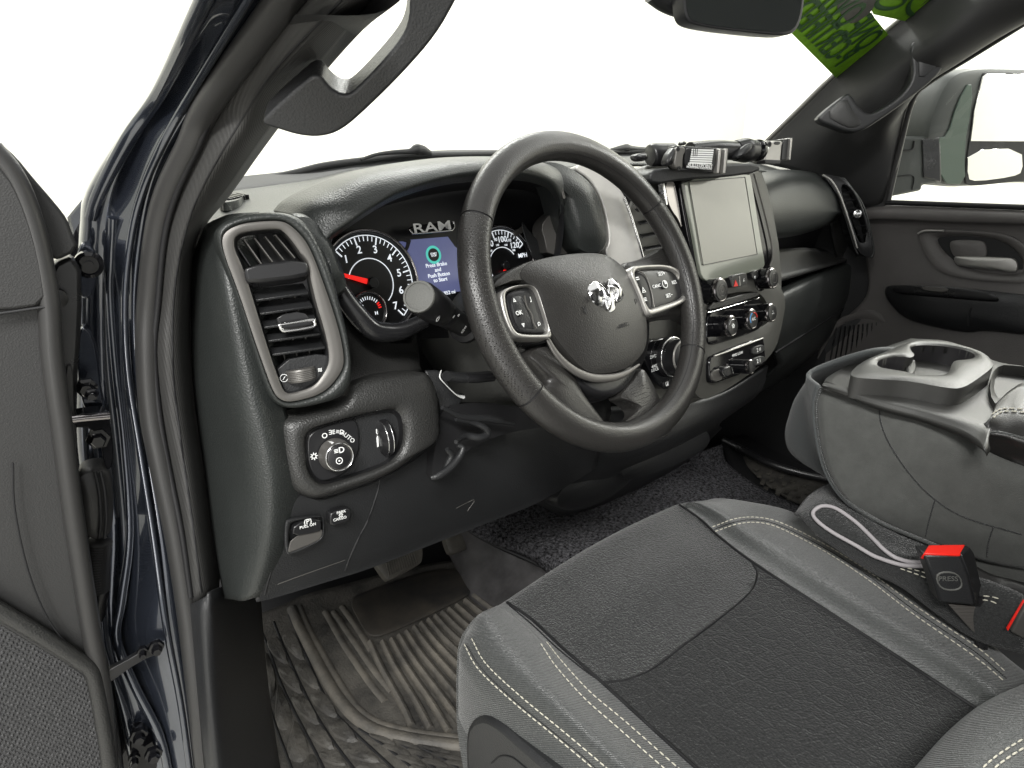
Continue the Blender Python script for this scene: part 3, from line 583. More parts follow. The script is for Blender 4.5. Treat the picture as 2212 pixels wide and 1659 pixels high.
# ================================================================== DRIVER SIDE AIR VENT
vt = thing('air_vent', 'tall driver side dash air vent in a grey metallic frame with its centre tab', 'air vent', VP[0])
fo = [(268, 260), (290, 200), (370, 150), (480, 125), (680, 112), (760, 140), (870, 250), (930, 370), (1000, 560), (1070, 760), (1120, 930), (1148, 1080), (1145, 1180), (1060, 1300), (980, 1360), (900, 1390), (760, 1422), (690, 1405), (640, 1350), (560, 1130), (480, 900), (380, 600), (290, 370)]
fi = [(355, 270), (370, 225), (440, 195), (660, 172), (720, 190), (800, 290), (850, 370), (880, 400), (905, 480), (910, 540), (960, 740), (1010, 900), (1045, 1060), (1040, 1160), (985, 1250), (940, 1300), (880, 1330), (760, 1362), (720, 1350), (690, 1290), (610, 1060), (530, 800), (440, 500), (370, 340)]
ring('frame', V4(fo, off(VP, .002)), V4(fi, off(VP, .001)), VN, M['silverdk'], vt, h=.0012, depth=.012, n=140, pw=.25)
ring('inner_bezel', V4(fi, off(VP, .0005)), V4([(x + (700 - x) * .07, y + (760 - y) * .035) for x, y in fi], off(VP, -.012)), VN, M['hard'], vt, h=0, depth=.01, n=140)
flat('duct', V4([(340, 180), (760, 160), (1100, 1100), (1000, 1360), (700, 1380)], off(VP, -.045)), VN, M['dark'], vt, depth=.01, it=0)
VR = nrm(V4([(1000, 700)], VP)[0] - V4([(500, 770)], VP)[0]); VU = nrm(np.cross(VN, VR)) ; VU = VU if VU[2] > 0 else -VU
for i in range(5):
    a, b = V4([(415 + 38 * i, 360 - 24 * i + 10 * i), (330 + 75 * i + 60, 220)], off(VP, -.022))
    tube('fin', [V4([(350 + 75 * i, 260 - 10 * i)], off(VP, -.02))[0], V4([(470 + 80 * i, 440 - 14 * i)], off(VP, -.02))[0]], .0011, M['silverdk'] if i else M['smooth'], vt, seg=6, flatn=VN, fr=5)
SL = [(480, 585, 895, 560, 660), (525, 690, 915, 665, 760), (560, 790, 945, 765, 860), (585, 880, 980, 850, 960), (615, 985, 1010, 950, 1055)]
for i in range(5):
    x0, y0 = 525 + 30 * i, 680 + 98 * i
    q = V4([(x0 - 12, y0 + 4), (x0 + 368, y0 - 50)], off(VP, -.006)) + V4([(x0 + 330, y0 - 118), (x0 - 40, y0 - 78)], off(VP, -.028))
    flat('slat', q, nrm(np.cross(q[1] - q[0], q[3] - q[0])), M['hard'], vt, depth=.0025, bevel=.0006)
for i in range(5):
    for j in range(3):
        x = 600 + 90 * j + 26 * i; y = 690 + 100 * i - 14 * j
        a_, b_ = V4([(x, y - 40), (x + 12, y + 20)], off(VP, -.036)); box('rear_fin', (a_ + b_) / 2, (.0012, .012, .014), M['silverdk'], vt, x=VR, y=VN, z=VU, bevel=0)
flat('upper_shutter', V4([(425, 430), (880, 385), (905, 470), (880, 515), (455, 565), (440, 520)], off(VP, .006)), nrm(VN + A([0, 0, .5])), M['smooth'], vt, depth=.016, it=1, bevel=.003)
flat('lower_plate', V4([(655, 1130), (1045, 1060), (1050, 1160), (950, 1300), (760, 1360), (715, 1340)], off(VP, -.008)), VN, M['hard'], vt, depth=.01, it=1)
tb = flat('vent_tab', V4([(650, 795), (860, 755), (930, 850), (930, 880), (700, 900), (685, 870)], off(VP, .006)), nrm(VN + A([0, 0, .8])), M['smooth'], vt, depth=.008, it=1, bevel=.003)
tube('tab_rim', V4([(700, 862), (915, 830), (935, 846), (925, 878), (740, 908), (700, 898), (690, 875)], off(VP, .014)), .0014, M['chrome'], tb, closed=True, seg=8)
tw = V4([(750, 1245), (945, 1205)], off(VP, -.003)); v_, f_ = [], []
twc = (tw[0] + tw[1]) / 2
wv = lathe('thumbwheel', twc - VN * .006, VU, [(.0005, -.006), (.0135, -.006)] + [(.0138 + .0005 * (k % 2), -.005 + .01 * k / 12) for k in range(13)] + [(.0135, .006), (.0005, .006)], M['silverdk'], vt, seg=64)
lettering('vent_symbols', [('≋', V4([(977, 1192)], off(VP, -.006))[0], VR, VU, .0075), ('⊘', V4([(718, 1250)], off(VP, -.006))[0], VR, VU, .0055)], M['white'], vt)
# ================================================================== HEADLAMP SWITCH
sw = thing('headlight_switch', 'black headlight switch plate with round rotary knob and dimmer wheel left of the steering wheel', 'switch panel', EP[0])
so = [(312, 600), (328, 520), (425, 462), (1000, 322), (1075, 352), (1106, 430), (1108, 600), (1056, 700), (960, 788), (600, 903), (480, 940), (392, 912), (327, 800)]
E1 = off(EP, -.006)
ring('bezel', E_(so, off(EP, -.003)), E_([(x + (700 - x) * .06, y + (630 - y) * .07) for x, y in so], off(EP, -.009)), EN, M['smooth'], sw, h=0, depth=.02, n=120)
flat('back_plate', E_(so, off(EP, -.012)), EN, M['hard'], sw, depth=.02, it=2)
flat('rotary_plate', E_([(325, 610), (345, 530), (430, 480), (700, 400), (745, 440), (762, 560), (755, 680), (710, 780), (640, 860), (470, 925), (395, 890), (340, 790)], off(EP, -.007)), EN, M['smooth'], sw, depth=.008, it=2, bevel=.002)
ER = nrm(E_([(900, 640)], EP)[0] - E_([(600, 720)], EP)[0]); EU = nrm(np.cross(EN, ER)); EU = EU if EU[2] > 0 else -EU
kc = E_([(555, 695)], off(EP, -.005))[0]
ko = E_([(592, 708)], off(EP, .016))[0]; kax = nrm(ko - kc)
kb_ = lathe('rotary_knob', kc, EN, [(.0172, 0), (.0168, .002), (.0155, .013), (.0148, .0148), (.0132, .0152), (.0126, .0140)], M['silverdk'], sw, seg=48)
lathe('knob_cap', kc, EN, [(.0122, .012), (.0122, .0148), (.0112, .0154), (.0003, .0156)], M['smooth'], sw, seg=40)
tube('knob_ring', [kc + EN * .0150 + (ER * math.cos(a) + EU * math.sin(a)) * .0140 for a in np.linspace(0, 2 * math.pi, 32, endpoint=False)], .0008, M['chrome'], sw, closed=True, n=2, seg=6)
ip = kc + EN * .0075 + (EU * .95 - ER * .25) * .0162
box('knob_pointer', ip, (.0025, .0012, .010), M['white'], sw, x=ER, y=nrm(EU - ER * .25), z=EN, bevel=0)
El = lambda x, y, d=-.0062: E_([(x, y)], off(EP, d))[0]
def bent(px, py, tx, ty): return nrm(El(px + tx, py + ty) - El(px, py))
sy = []
lit = [('O', 474, 545, 1, -.4, .0075), ('ƎE', 532, 517, 1, -.15, .0062), ('≡D', 598, 515, 1, .1, .0068), ('AUTO', 660, 553, 1, .8, .0064), ('☼', 388, 715, 1, -.25, .009)]
for s, x, y, tx, ty, z in lit:
    xd_ = bent(x, y, tx * 30, ty * 30); sy.append((s, El(x, y), xd_, np.cross(EN, xd_), z))
xd_ = bent(600, 660, 30, -8)
for s, x, y, z in [('≡D', 592, 665, .0105), ('⊙', 592, 745, .013)]:
    sy.append((s, E_([(x, y)], off(EP, .0112))[0], xd_, np.cross(EN, xd_), z * .8))
sy.append(('§', El(902, 515, -.0115), ER, EU, .010)); lettering('switch_symbols', sy, M['white'], sw)
flat('dimmer_scale', [El(x, y, -.0113) for x, y in [(893, 560), (908, 545), (912, 630), (900, 638)]], EN, M['white'], sw, depth=.0004, bevel=0)
dc = El(963, 560, -.012)
dm = lathe('dimmer_wheel', dc - EN * .004, ER, [(.001, -.008), (.0150, -.008), (.0205, -.004), (.021, 0), (.0205, .004), (.0150, .008), (.001, .008)], M['smooth'], sw, seg=40)
for dx in (-.003, .003):
    tube('wheel_line', [dc - EN * .004 + ER * dx + (EN * math.cos(a) + EU * math.sin(a)) * .0208 for a in np.linspace(-1.1, 1.1, 12)], .0006, M['chrome'], dm, n=2, seg=6)
# ================================================================== PARKING BRAKE SWITCHES
pbn = nrm((-.05, -.98, .1)); PB = (PY(670, 1160, .056), pbn)
E2 = lambda l, d=0: [P(575.1 + .2666 * x, 796.3 + .2666 * y, off(PB, d)) for x, y in l]
pb = thing('parking_brake_switch', 'small black pull switch marked P with light grey scoop low on the driver knee panel', 'switch', PB[0])
ring('recess_frame', E2([(150, 1240), (190, 1220), (440, 1190), (465, 1200), (468, 1330), (440, 1400), (200, 1510), (155, 1500)]), E2([(185, 1260), (230, 1235), (440, 1200), (458, 1210), (455, 1330), (430, 1385), (210, 1480), (180, 1470)], -.001), pbn, M['hard'], pb, h=.001, depth=.004, it=2)
flat('lever', E2([(228, 1260), (440, 1205), (452, 1300), (430, 1325), (210, 1365)], .003), pbn, M['smooth'], pb, depth=.01, it=1, bevel=.002)
flat('scoop', E2([(205, 1370), (370, 1315), (455, 1290), (455, 1350), (420, 1395), (190, 1490), (175, 1480)], .001), nrm(pbn + A([0, 0, .9])), M['silverdk'], pb, depth=.006, it=1, bevel=.001)
PR = nrm(E2([(400, 1250)])[0] - E2([(250, 1290)])[0]); PU = nrm(np.cross(pbn, PR)); PU = PU if PU[2] > 0 else -PU
lettering('switch_lettering', [('(P)', E2([(337, 1240)], .0036)[0], PR, PU, .0075), ('PULL ON', E2([(337, 1274)], .0036)[0], PR, PU, .0042)], M['white'], pb)
pc = thing('cargo_light_button', 'small square black button marked cargo right of the parking brake switch', 'switch', E2([(605, 1190)])[0])
flat('button', E2([(515, 1200), (530, 1165), (690, 1115), (690, 1210), (665, 1240), (520, 1285)], .002), pbn, M['smooth'], pc, depth=.01, it=1, bevel=.0015)
lettering('button_lettering', [('PARK', E2([(608, 1162)], .0026)[0], PR, PU, .0042), ('☼', E2([(605, 1190)], .0026)[0], PR, PU, .0060), ('CARGO', E2([(597, 1216)], .0026)[0], PR, PU, .0042)], M['white'], pc)
# ================================================================== INSTRUMENT CLUSTER
IC = (PY(950, 560, .20), nrm((-.0, -.96, .28))); IN = IC[1]
cA = lambda l, d=0: [P(707.8 + .22 * x, 460.1 + .22 * y, off(IC, d)) for x, y in l]
ic = thing('instrument_cluster', 'two lit round dials and a blue message screen in the hood behind the steering wheel', 'instrument cluster', IC[0])
BZ = off(IC, .075)
lipo = [(712, 506), (764, 463), (864, 405), (944, 381), (1016, 371), (1112, 368), (1164, 376), (1200, 396), (1214, 430), (1220, 500), (1200, 600), (1120, 680), (1020, 700), (936, 690), (888, 712), (848, 716), (820, 708), (792, 680), (762, 640), (738, 590), (720, 540)]
inn = [(715, 500), (770, 466), (870, 432), (960, 415), (1020, 408), (1110, 406), (1160, 416), (1185, 440), (1190, 480), (1190, 540), (1180, 600), (1120, 660), (1020, 690), (940, 690), (890, 702), (850, 706), (815, 698), (780, 672), (748, 640), (722, 590), (708, 540)]
L0 = [P(x, y, off(IC, .100)) for x, y in lipo]
L0 = [q + IN * (-.018 if i > 10 else 0) for i, q in enumerate(L0)]
L1 = [P(x, y, off(IC, .004)) for x, y in inn]
ring('hood_funnel', L0, L1, IN, M['dark'], ic, h=0, depth=.002, n=120, it=2, k_=6)
# lower rim of the bezel (visible soft lip)
tube('bezel_rim', [L0[i] for i in (0, 20, 19, 18, 17, 16, 15, 14, 13)], [.003, .005, .007, .010, .011, .011, .011, .010, .008], M['smooth'], ic, n=6, seg=12)
tube('bezel_edge', [L0[i] + IN * .004 for i in range(0, 9)], .0022, M['silverdk'], ic, n=5)
flat('back_panel', [P(x, y, IC) for x, y in [(700, 400), (1230, 380), (1230, 720), (700, 740)]], IN, M['dial'], ic, depth=.01, bevel=0)
IR = nrm(A([1, 0, 0]) - IN * IN[0]); IU = nrm(np.cross(IN, IR)); IU = IU if IU[2] > 0 else -IU
def gauge(name_label, px, py, rad, ticks, nums, a0, a1, needle, numr, nsize, extra=()):
    c = P(px, py, off(IC, .006)); gd = lathe('dial', c - IN * .004, IN, [(rad * 1.13, 0), (rad * 1.13, .006), (rad * 1.06, .006), (rad * 1.03, .003), (.0005, .003)], M['dial'], ic, seg=72)
    gd['label'] = name_label
    tube('dial_ring', [c + IN * .003 + (IR * math.cos(a) + IU * math.sin(a)) * rad * 1.11 for a in np.linspace(0, 2 * math.pi, 60, endpoint=False)], .0016, M['darkchrome'], gd, closed=True, n=2, seg=8)
    mk = []
    pt = lambda r, a, z=.0006: c + IN * z + (IR * math.cos(a) + IU * math.sin(a)) * r
    for k in range(ticks + 1):
        a = a0 + (a1 - a0) * k / ticks; maj = k % 5 == 0
        mk.append(boxm(pt(rad * (.90 if maj else .93), a), nrm(pt(1, a) - c), np.cross(IN, nrm(pt(1, a) - c)), IN, rad * (.16 if maj else .10), .0016 if maj else .0009, .0004))
    for rr_, b0, b1 in ((rad * 1.0, a0, a1), (rad * .52, a0 - (a1 - a0) * .0, a1)):
        mk.append(tube('', [pt(rr_, a) for a in np.linspace(b0, b1, 60)], .0006, None, sm=False, seg=6, ret=True))
    multi('tick_marks', mk, M['litw'], gd, smooth=0)
    it = []
    for s, a in nums: it.append((s, pt(rad * numr, a), IR, IU, nsize if len(s) < 3 or s.isdigit() else nsize * .6))
    for s, r_, a, sz in extra: it.append((s, pt(rad * r_, a), IR, IU, sz))
    lettering('dial_numerals', it, M['litw'], gd)
    nd = flat('needle', [pt(rad * .14, needle + .4, .004), pt(rad * .14, needle - .4, .004), pt(rad * .68, needle - .05, .003), pt(rad * .68, needle + .05, .003)], IN, M['redlit'], gd, depth=.0015, bevel=0)
    lathe('needle_hub', c, IN, [(rad * .12, .001), (rad * .12, .006), (rad * .10, .007), (.0005, .007)], M['smooth'], gd, seg=36)
    return c
rd = math.radians
R1 = .057
ang = lambda k: rd(205) - rd(255) * k / 7.4
gauge('left dial numbered 1 to 7', 802, 612, R1, 35, [(str(k), rd(130 - 30 * (k - 1))) for k in range(1, 8)], rd(162), rd(-52), rd(158), .72, .0128)
gauge('right dial marked MPH', 1088, 574, R1 * .86, 30, [(str(k), rd(230 - 37 * (k - 20) / 20)) for k in range(20, 140, 20)], rd(245), rd(32), rd(258), .74, .0115,
      extra=[('MPH', .80, rd(15), .0085)] + [(str(k), .76, rd(230 - 37 * (k - 20) / 20), .006) for k in range(30, 120, 20)] + [(s, .60, rd(220 - 30 * i), .004) for i, s in enumerate(('60', '80', '100', '120', '140', '160', '180'))])
# small temperature dial
tc_ = P(797, 672, off(IC, .012))
sg = lathe('small_dial', tc_ - IN * .004, IN, [(.023, 0), (.023, .005), (.0215, .0055), (.020, .004), (.0005, .004)], M['dial'], ic, seg=48)
mk = [boxm(tc_ + IN * .0006 + (IR * math.cos(a) + IU * math.sin(a)) * .0155, IR * math.cos(a) + IU * math.sin(a), -IR * math.sin(a) + IU * math.cos(a), IN, .004, .0008, .0004) for a in np.radians(np.linspace(130, 40, 9))]
multi('tick_marks', mk, M['litw'], sg, smooth=0)
multi('tick_marks', [boxm(tc_ + IN * .0006 + (IR * math.cos(a) + IU * math.sin(a)) * .0155, IR * math.cos(a) + IU * math.sin(a), -IR * math.sin(a) + IU * math.cos(a), IN, .004, .0014, .0004) for a in np.radians([28, 18, 8])], M['redlit'], sg, smooth=0)
lettering('dial_numerals', [('H', tc_ + IN * .0006 + IR * .009 + IU * -.004, IR, IU, .006), ('C', tc_ + IN * .0006 - IR * .008 + IU * .006, IR, IU, .006)], M['litw'], sg)
tube('dial_ring', [tc_ + IN * .002 + (IR * math.cos(a) + IU * math.sin(a)) * .0225 for a in np.linspace(0, 2 * math.pi, 40, endpoint=False)], .0011, M['darkchrome'], sg, closed=True, n=2, seg=8)
# message display
dp = flat('message_display', cA([(600, 262), (780, 262), (770, 330), (740, 385), (690, 405), (820, 560), (850, 690), (860, 820), (1380, 760), (1370, 420), (1250, 330), (1180, 232), (820, 262)], .004), IN, M['display'], ic, depth=.002, bevel=0)
flat('display_surround', cA([(600, 258), (830, 236), (790, 370), (740, 410), (640, 400), (610, 380), (740, 372), (770, 330), (778, 275), (612, 285)], .0062), IN, M['dark'], ic, depth=.001, it=1, bevel=0)
lettering('display_text', [(s, cA([(x, y)], .0046)[0], IR, IU, .0070) for s, x, y in [('Press Brake', 1068, 508), ('and', 1083, 557), ('Push Button', 1094, 607), ('to Start', 1108, 655)]] + [('6852 mi', cA([(1190, 782)], .0046)[0], IR, IU, .0066)], M['litw'], dp)
bc = cA([(1040, 410)], .0046)[0]
tube('start_symbol', [bc + (IR * math.cos(a) * 1.0 + IU * math.sin(a)) * .0100 for a in np.linspace(0, 2 * math.pi, 40, endpoint=False)], .0017, M['teal'], dp, closed=True, n=2, seg=6, flatn=IN, fr=.2)
lathe('start_button_image', bc, IN, [(.0082, 0), (.0082, .0003), (.0001, .0003)], M['dial'], dp, seg=32)
lettering('button_image_text', [('START\nSTOP', bc + IN * .0006, IR, IU, .0034)], M['litw'], dp)
flat('display_status_bar', cA([(1100, 735), (1380, 700), (1380, 710), (1102, 747)], .0048), IN, M['teal'] if 0 else M['display'], dp, depth=.0003, bevel=0)
# name badge over the display
bd = flat('badge', cA([(805, 160), (830, 130), (870, 118), (1200, 88), (1235, 95), (1240, 130), (1225, 158), (1190, 170), (860, 198), (830, 190)], .022), IN, M['gloss'], ic, depth=.006, it=1, bevel=.001)
tube('badge_rim', cA([(803, 160), (832, 195), (862, 202), (1190, 174), (1228, 162), (1243, 130), (1238, 92), (1222, 88)], .023), .0011, M['chrome'], bd, seg=8)
lettering('badge_lettering', [('RAM', cA([(1030, 140)], .0232)[0], nrm(IR), IU, .0165, 1.75)], M['white'], bd, extrude=.0002)
for q in bd.children:
    if q.name.startswith('badge_lettering'): q.scale = (1.0, 1.0, 1.0)
flat('shroud_fin', cA([(1900, 60), (2000, 200), (2100, 300), (2160, 430), (2020, 470), (1990, 350), (1930, 220)], .03), nrm((-.3, -1, .1)), M['hard'], ic, depth=.003, it=1)
flat('shroud_fin', cA([(1820, 185), (1920, 125), (1935, 180), (1850, 235)], .02), IN, M['silverdk'], ic, depth=.003)

# ================================================================== STEERING WHEEL
T = math.radians(27.45); YW = .0156
WNN = A([math.sin(YW) * math.cos(T), -math.cos(T) * math.cos(YW), math.sin(T)])
WE1 = A([math.cos(YW), math.sin(YW), 0]); WE2 = np.cross(WNN, WE1)
if WE2[2] < 0: WE2 = -WE2
wp_ = lambda d=0: (WNN * d, WNN)
B_ = lambda l, d=0: [P(1017.5 + .24 * x, 530.9 + .24 * y, wp_(d)) for x, y in l]
wh = thing('steering_wheel', 'black leather four spoke steering wheel with chrome emblem hub and silver edged button pads', 'steering wheel', (0, 0, 0))
RM, rr0, rr1 = .1770, .0172, .0172
def rimseg(name, a0, a1, m, dr=0):
    n_ = max(int(abs(a1 - a0) / rd(4)), 3); v = []
    for i in range(n_ + 1):
        a = a0 + (a1 - a0) * i / n_; c = (WE1 * math.cos(a) + WE2 * math.sin(a)); 
        for b in np.linspace(0, 2 * math.pi, 28, endpoint=False):
            k = 1 - .10 * max(0, math.cos(2 * (b - 1.2)))
            v.append(c * (RM + (rr0 + dr) * k * math.cos(b)) + WNN * (rr1 + dr) * k * math.sin(b))
    f = grid_faces(n_ + 1, 28, True) + [tuple(reversed(range(28))), tuple(range(n_ * 28, (n_ + 1) * 28))]
    return finish(name, v, f, m, wh, 70)
# seam angles found from the photograph
def wang(px, py):
    q = P(px, py, wp_(0)); return math.atan2(q @ WE2, q @ WE1)
sA, sB, sC, sD = wang(1400, 455), wang(1030, 476), wang(1135, 865), wang(1490, 755)
print('seams', [round(math.degrees(x)) for x in (sA, sB, sC, sD)])
sC = sC if sC > 0 else sC + 2 * math.pi; sD = sD if sD > 0 else sD + 2 * math.pi
gp = rd(.35)
rimseg('rim_top_grip', sA + gp, sB - gp, M['leather']); rimseg('rim_left_grip', sB + gp, sC - gp, M['perf'])
rimseg('rim_bottom_grip', sC + gp, sD - gp, M['leather']); rimseg('rim_right_grip', sD + gp, sA + 2 * math.pi - gp, M['perf'])
rimseg('rim_core', 0, 2 * math.pi, M['dark'], -.0011)
# inner seam line round the rim
for b_ in (2.5,):
    tube('rim_seam', [(WE1 * math.cos(a) + WE2 * math.sin(a)) * (RM + rr0 * .97 * math.cos(b_)) + WNN * rr1 * 1.0 * math.sin(b_) for a in np.linspace(0, 2 * math.pi, 90, endpoint=False)], .0006, M['dark'], wh, closed=True, n=1, seg=6)
# hub body, spokes
pillow('hub_body', B_([(330, 300), (600, 180), (1250, 140), (1450, 220), (1640, 560), (1640, 900), (1560, 1120), (1400, 1330), (1100, 1420), (700, 1250), (420, 880)], -.030), WNN, M['smooth'], wh, h=.008, depth=.05, rim=.012)
def mix(a, b, t): return [(x + (b[min(int(i * len(b) / len(a)), len(b) - 1)][0] - x) * t, y + (b[min(int(i * len(b) / len(a)), len(b) - 1)][1] - y) * t) for i, (x, y) in enumerate(a)]
def spoke(pts, d=-.012, m='perf', h=.004, dep=.022, nm='spoke', rim=.007): return pillow(nm, B_(pts, d), WNN, M[m], wh, h=h, depth=dep, rim=rim, rings=5)
spoke([(1350, 150), (1500, 125), (1640, 70), (1760, -20), (1900, 120), (2030, 330), (2080, 560), (2060, 740), (1960, 640), (1830, 625), (1660, 660), (1560, 690), (1450, 500)], m='perf')
spoke([(150, 420), (200, 350), (330, 330), (560, 340), (680, 600), (760, 850), (640, 900), (480, 885), (380, 900), (300, 800), (180, 560)], m='smooth', dep=.018)
spoke([(640, 880), (760, 900), (860, 1060), (960, 1180), (1010, 1300), (1100, 1430), (1260, 1640), (1330, 1750), (1100, 1760), (900, 1660), (720, 1440), (640, 1280), (720, 1210), (600, 1080), (500, 950)], m='leather')
spoke([(1545, 1085), (1590, 1110), (1740, 1400), (1800, 1560), (1850, 1700), (1600, 1790), (1300, 1760), (1255, 1660), (1440, 1590), (1520, 1500), (1440, 1410), (1335, 1355), (1400, 1280), (1490, 1180)], m='perf')
pillow('lower_hub', B_([(700, 850), (900, 1080), (1180, 1200), (1400, 1150), (1540, 1060), (1480, 1200), (1360, 1340), (1150, 1370), (960, 1250), (760, 1080), (640, 920)], -.014), WNN, M['smooth'], wh, h=.002, depth=.03, rim=.008)
# silver frames
silv = M['silverdk']
ring('left_button_frame', B_([(252, 442), (274, 402), (386, 356), (560, 346), (620, 480), (704, 775), (728, 822), (700, 836), (640, 838), (430, 834), (378, 810), (326, 730), (276, 590)], .002), B_([(300, 448), (330, 405), (435, 370), (558, 360), (615, 520), (698, 785), (625, 802), (432, 796), (382, 758), (334, 640)], .001), WNN, M['silver'], wh, h=.0025, depth=.016, n=96, pw=.6)
tube('lower_trim', B_([(690, 840), (760, 960), (860, 1070), (980, 1150), (1120, 1192), (1280, 1185), (1400, 1145), (1515, 1070)], -.004), [.003, .004, .0048, .0052, .0052, .0046, .0035, .0015], M['silverdk'], wh, n=6, seg=12, flatn=WNN, fr=.6)
ring('right_button_frame', B_([(1405, 190), (1560, 172), (1758, 168), (1872, 212), (1934, 305), (1960, 402), (1956, 474), (1890, 526), (1776, 574), (1638, 624), (1585, 630), (1500, 400)], .002), B_([(1440, 225), (1600, 205), (1740, 204), (1840, 240), (1890, 330), (1916, 420), (1900, 468), (1800, 512), (1640, 560), (1590, 575), (1520, 420)], .001), WNN, M['silver'], wh, h=.0025, depth=.016, n=96, pw=.6)
lp = pillow('left_button_pad', B_([(316, 455), (345, 416), (440, 383), (560, 372), (615, 520), (695, 780), (620, 786), (440, 780), (393, 745), (350, 630)], -.001), WNN, M['smooth'], wh, h=.0015, depth=.01, rim=.002)
rp = pillow('right_button_pad', B_([(1440, 225), (1600, 204), (1740, 203), (1842, 238), (1893, 330), (1919, 420), (1902, 468), (1800, 514), (1640, 562), (1590, 577), (1520, 420)], -.001), WNN, M['smooth'], wh, h=.0015, depth=.01, rim=.002)
WR = nrm(B_([(1800, 300)])[0] - B_([(1500, 390)])[0]); WR = nrm(WR * .7 + WE1 * .3); WU = np.cross(WNN, WR)
btx = lambda x, y, d=.0012: B_([(x, y)], d)[0]
lettering('button_lettering', [('SET+', btx(1715, 252), WE1, WE2, .0068), ('RES', btx(1828, 330), WE1, WE2, .0065), ('CANC', btx(1672, 363), WE1, WE2, .0062), ('SET−', btx(1785, 447), WE1, WE2, .0068), ('◔', btx(1748, 350, .004), WE1, WE2, .013), ('=', btx(1500, 298), WE1, WE2, .012), ('◬', btx(1552, 395), WE1, WE2, .012), ('≡', btx(1570, 485), WE1, WE2, .010)], M['white'], rp)
flat('cruise_button', B_([(1712, 320), (1780, 310), (1790, 375), (1724, 388)], .003), WNN, M['smooth'], rp, depth=.004, it=1)
tube('pad_line', B_([(1500, 222), (1570, 270), (1620, 400), (1650, 555)], .0012), .0008, M['silverdk'], rp, seg=6)
lettering('button_lettering', [('▵', btx(390, 490), WE1, WE2, .013), ('▹', btx(500, 598), WE1, WE2, .015), ('▿', btx(472, 718), WE1, WE2, .013), ('OK', btx(433, 605, .0045), WE1, WE2, .0065), ('♩', btx(535, 485), WE1, WE2, .009), ('⌕', btx(612, 705), WE1, WE2, .008)], M['white'], lp)
pillow('direction_pad', B_([(340, 460), (450, 440), (480, 480), (520, 560), (560, 680), (590, 750), (450, 745), (400, 700)], .0005), WNN, M['hard'], lp, h=.0016, depth=.002)
pillow('ok_button', B_([(395, 570), (450, 565), (475, 635), (420, 650)], .0022), WNN, M['smooth'], lp, h=.001, depth=.002)
tube('pad_line', B_([(480, 450), (500, 540), (545, 620), (560, 690), (590, 745)], .0022), .0011, M['silverdk'], lp, seg=6)
# airbag cover
pillow('cover_wing', B_([(188, 364), (250, 285), (330, 225), (420, 180), (560, 122), (760, 90), (700, 330), (600, 380), (548, 352), (500, 318), (400, 312), (300, 335), (215, 378)], -.004), WNN, M['leather'], wh, h=.0005, depth=.018, rim=.005)
cov = [(430, 260), (470, 175), (560, 122), (800, 72), (1040, 48), (1200, 58), (1290, 100), (1380, 175), (1450, 270), (1520, 420), (1578, 560), (1605, 700), (1606, 860), (1575, 960), (1490, 1060), (1380, 1125), (1250, 1158), (1100, 1160), (985, 1095), (860, 950), (770, 840), (705, 740), (645, 600), (595, 450), (545, 350), (490, 318)]
cv = pillow('airbag_cover', B_(cov, -.001), WNN, M['leather'], wh, h=.012, depth=.02, rim=.006, rings=16, it=2, p=2.2, n=140, lap=14)
bc_ = bvh(cv)
def em(px, py, l=.001): 
    h_ = hit(bc_, 1017.5 + .24 * px, 530.9 + .24 * py, l); return h_[0]
# chrome emblem: a ram's head built from curved chrome facets
def lobe(pts, rad_, nm='emblem'):
    return tube('', [em(x, y, .003) for x, y in pts], rad_, None, n=5, seg=12, flatn=WNN, fr=.75, ret=True)
ep = (em(1225, 440, .001), nrm(WNN * .9 + A([-.1, 0, 0])))
ebl = lambda l, d: [P(1017.5 + .24 * x, 530.9 + .24 * y, off(ep, d)) for x, y in l]
for l, d, hh in (([(1085, 335), (1120, 310), (1155, 318), (1185, 385), (1208, 465), (1198, 535), (1158, 562), (1104, 545), (1066, 490), (1042, 405), (1058, 362)], .002, .006),
                 ([(1240, 305), (1270, 288), (1305, 300), (1352, 352), (1386, 436), (1368, 482), (1332, 512), (1308, 500), (1296, 420), (1262, 372), (1232, 372)], .002, .006),
                 ([(1150, 320), (1180, 345), (1225, 430), (1240, 300), (1262, 330), (1300, 470), (1312, 555), (1292, 590), (1254, 612), (1218, 598), (1198, 540), (1200, 480)], .0, .004),
                 ([(1200, 470), (1235, 440), (1268, 470), (1272, 540), (1252, 592), (1222, 560)], .003, .006)):
    eo = pillow('emblem', ebl(l, d), ep[1], M['chrome'], cv, h=hh * .8, depth=.003, rim=.0012, rings=8, p=2.0, n=60, lap=2)
    if 'sharp_edge' in eo.data.attributes: eo.data.attributes.remove(eo.data.attributes['sharp_edge'])
for l in ([(1160, 400), (1182, 395), (1196, 440), (1186, 462), (1168, 440)], [(1085, 430), (1110, 420), (1128, 470), (1120, 500), (1098, 480)]):
    flat('emblem_cutout', ebl(l, .0082), ep[1], M['dark'], cv, depth=.002, it=1, bevel=0)
lettering('cover_marks', [('AIRBAG', em(1362, 720, .0006), WE1, WE2, .0068), ('¥', em(1025, 585, .0006), WE1, WE2, .012), ('ρ', em(1478, 494, .0006), WE1, WE2, .009)], M['dark'], cv)
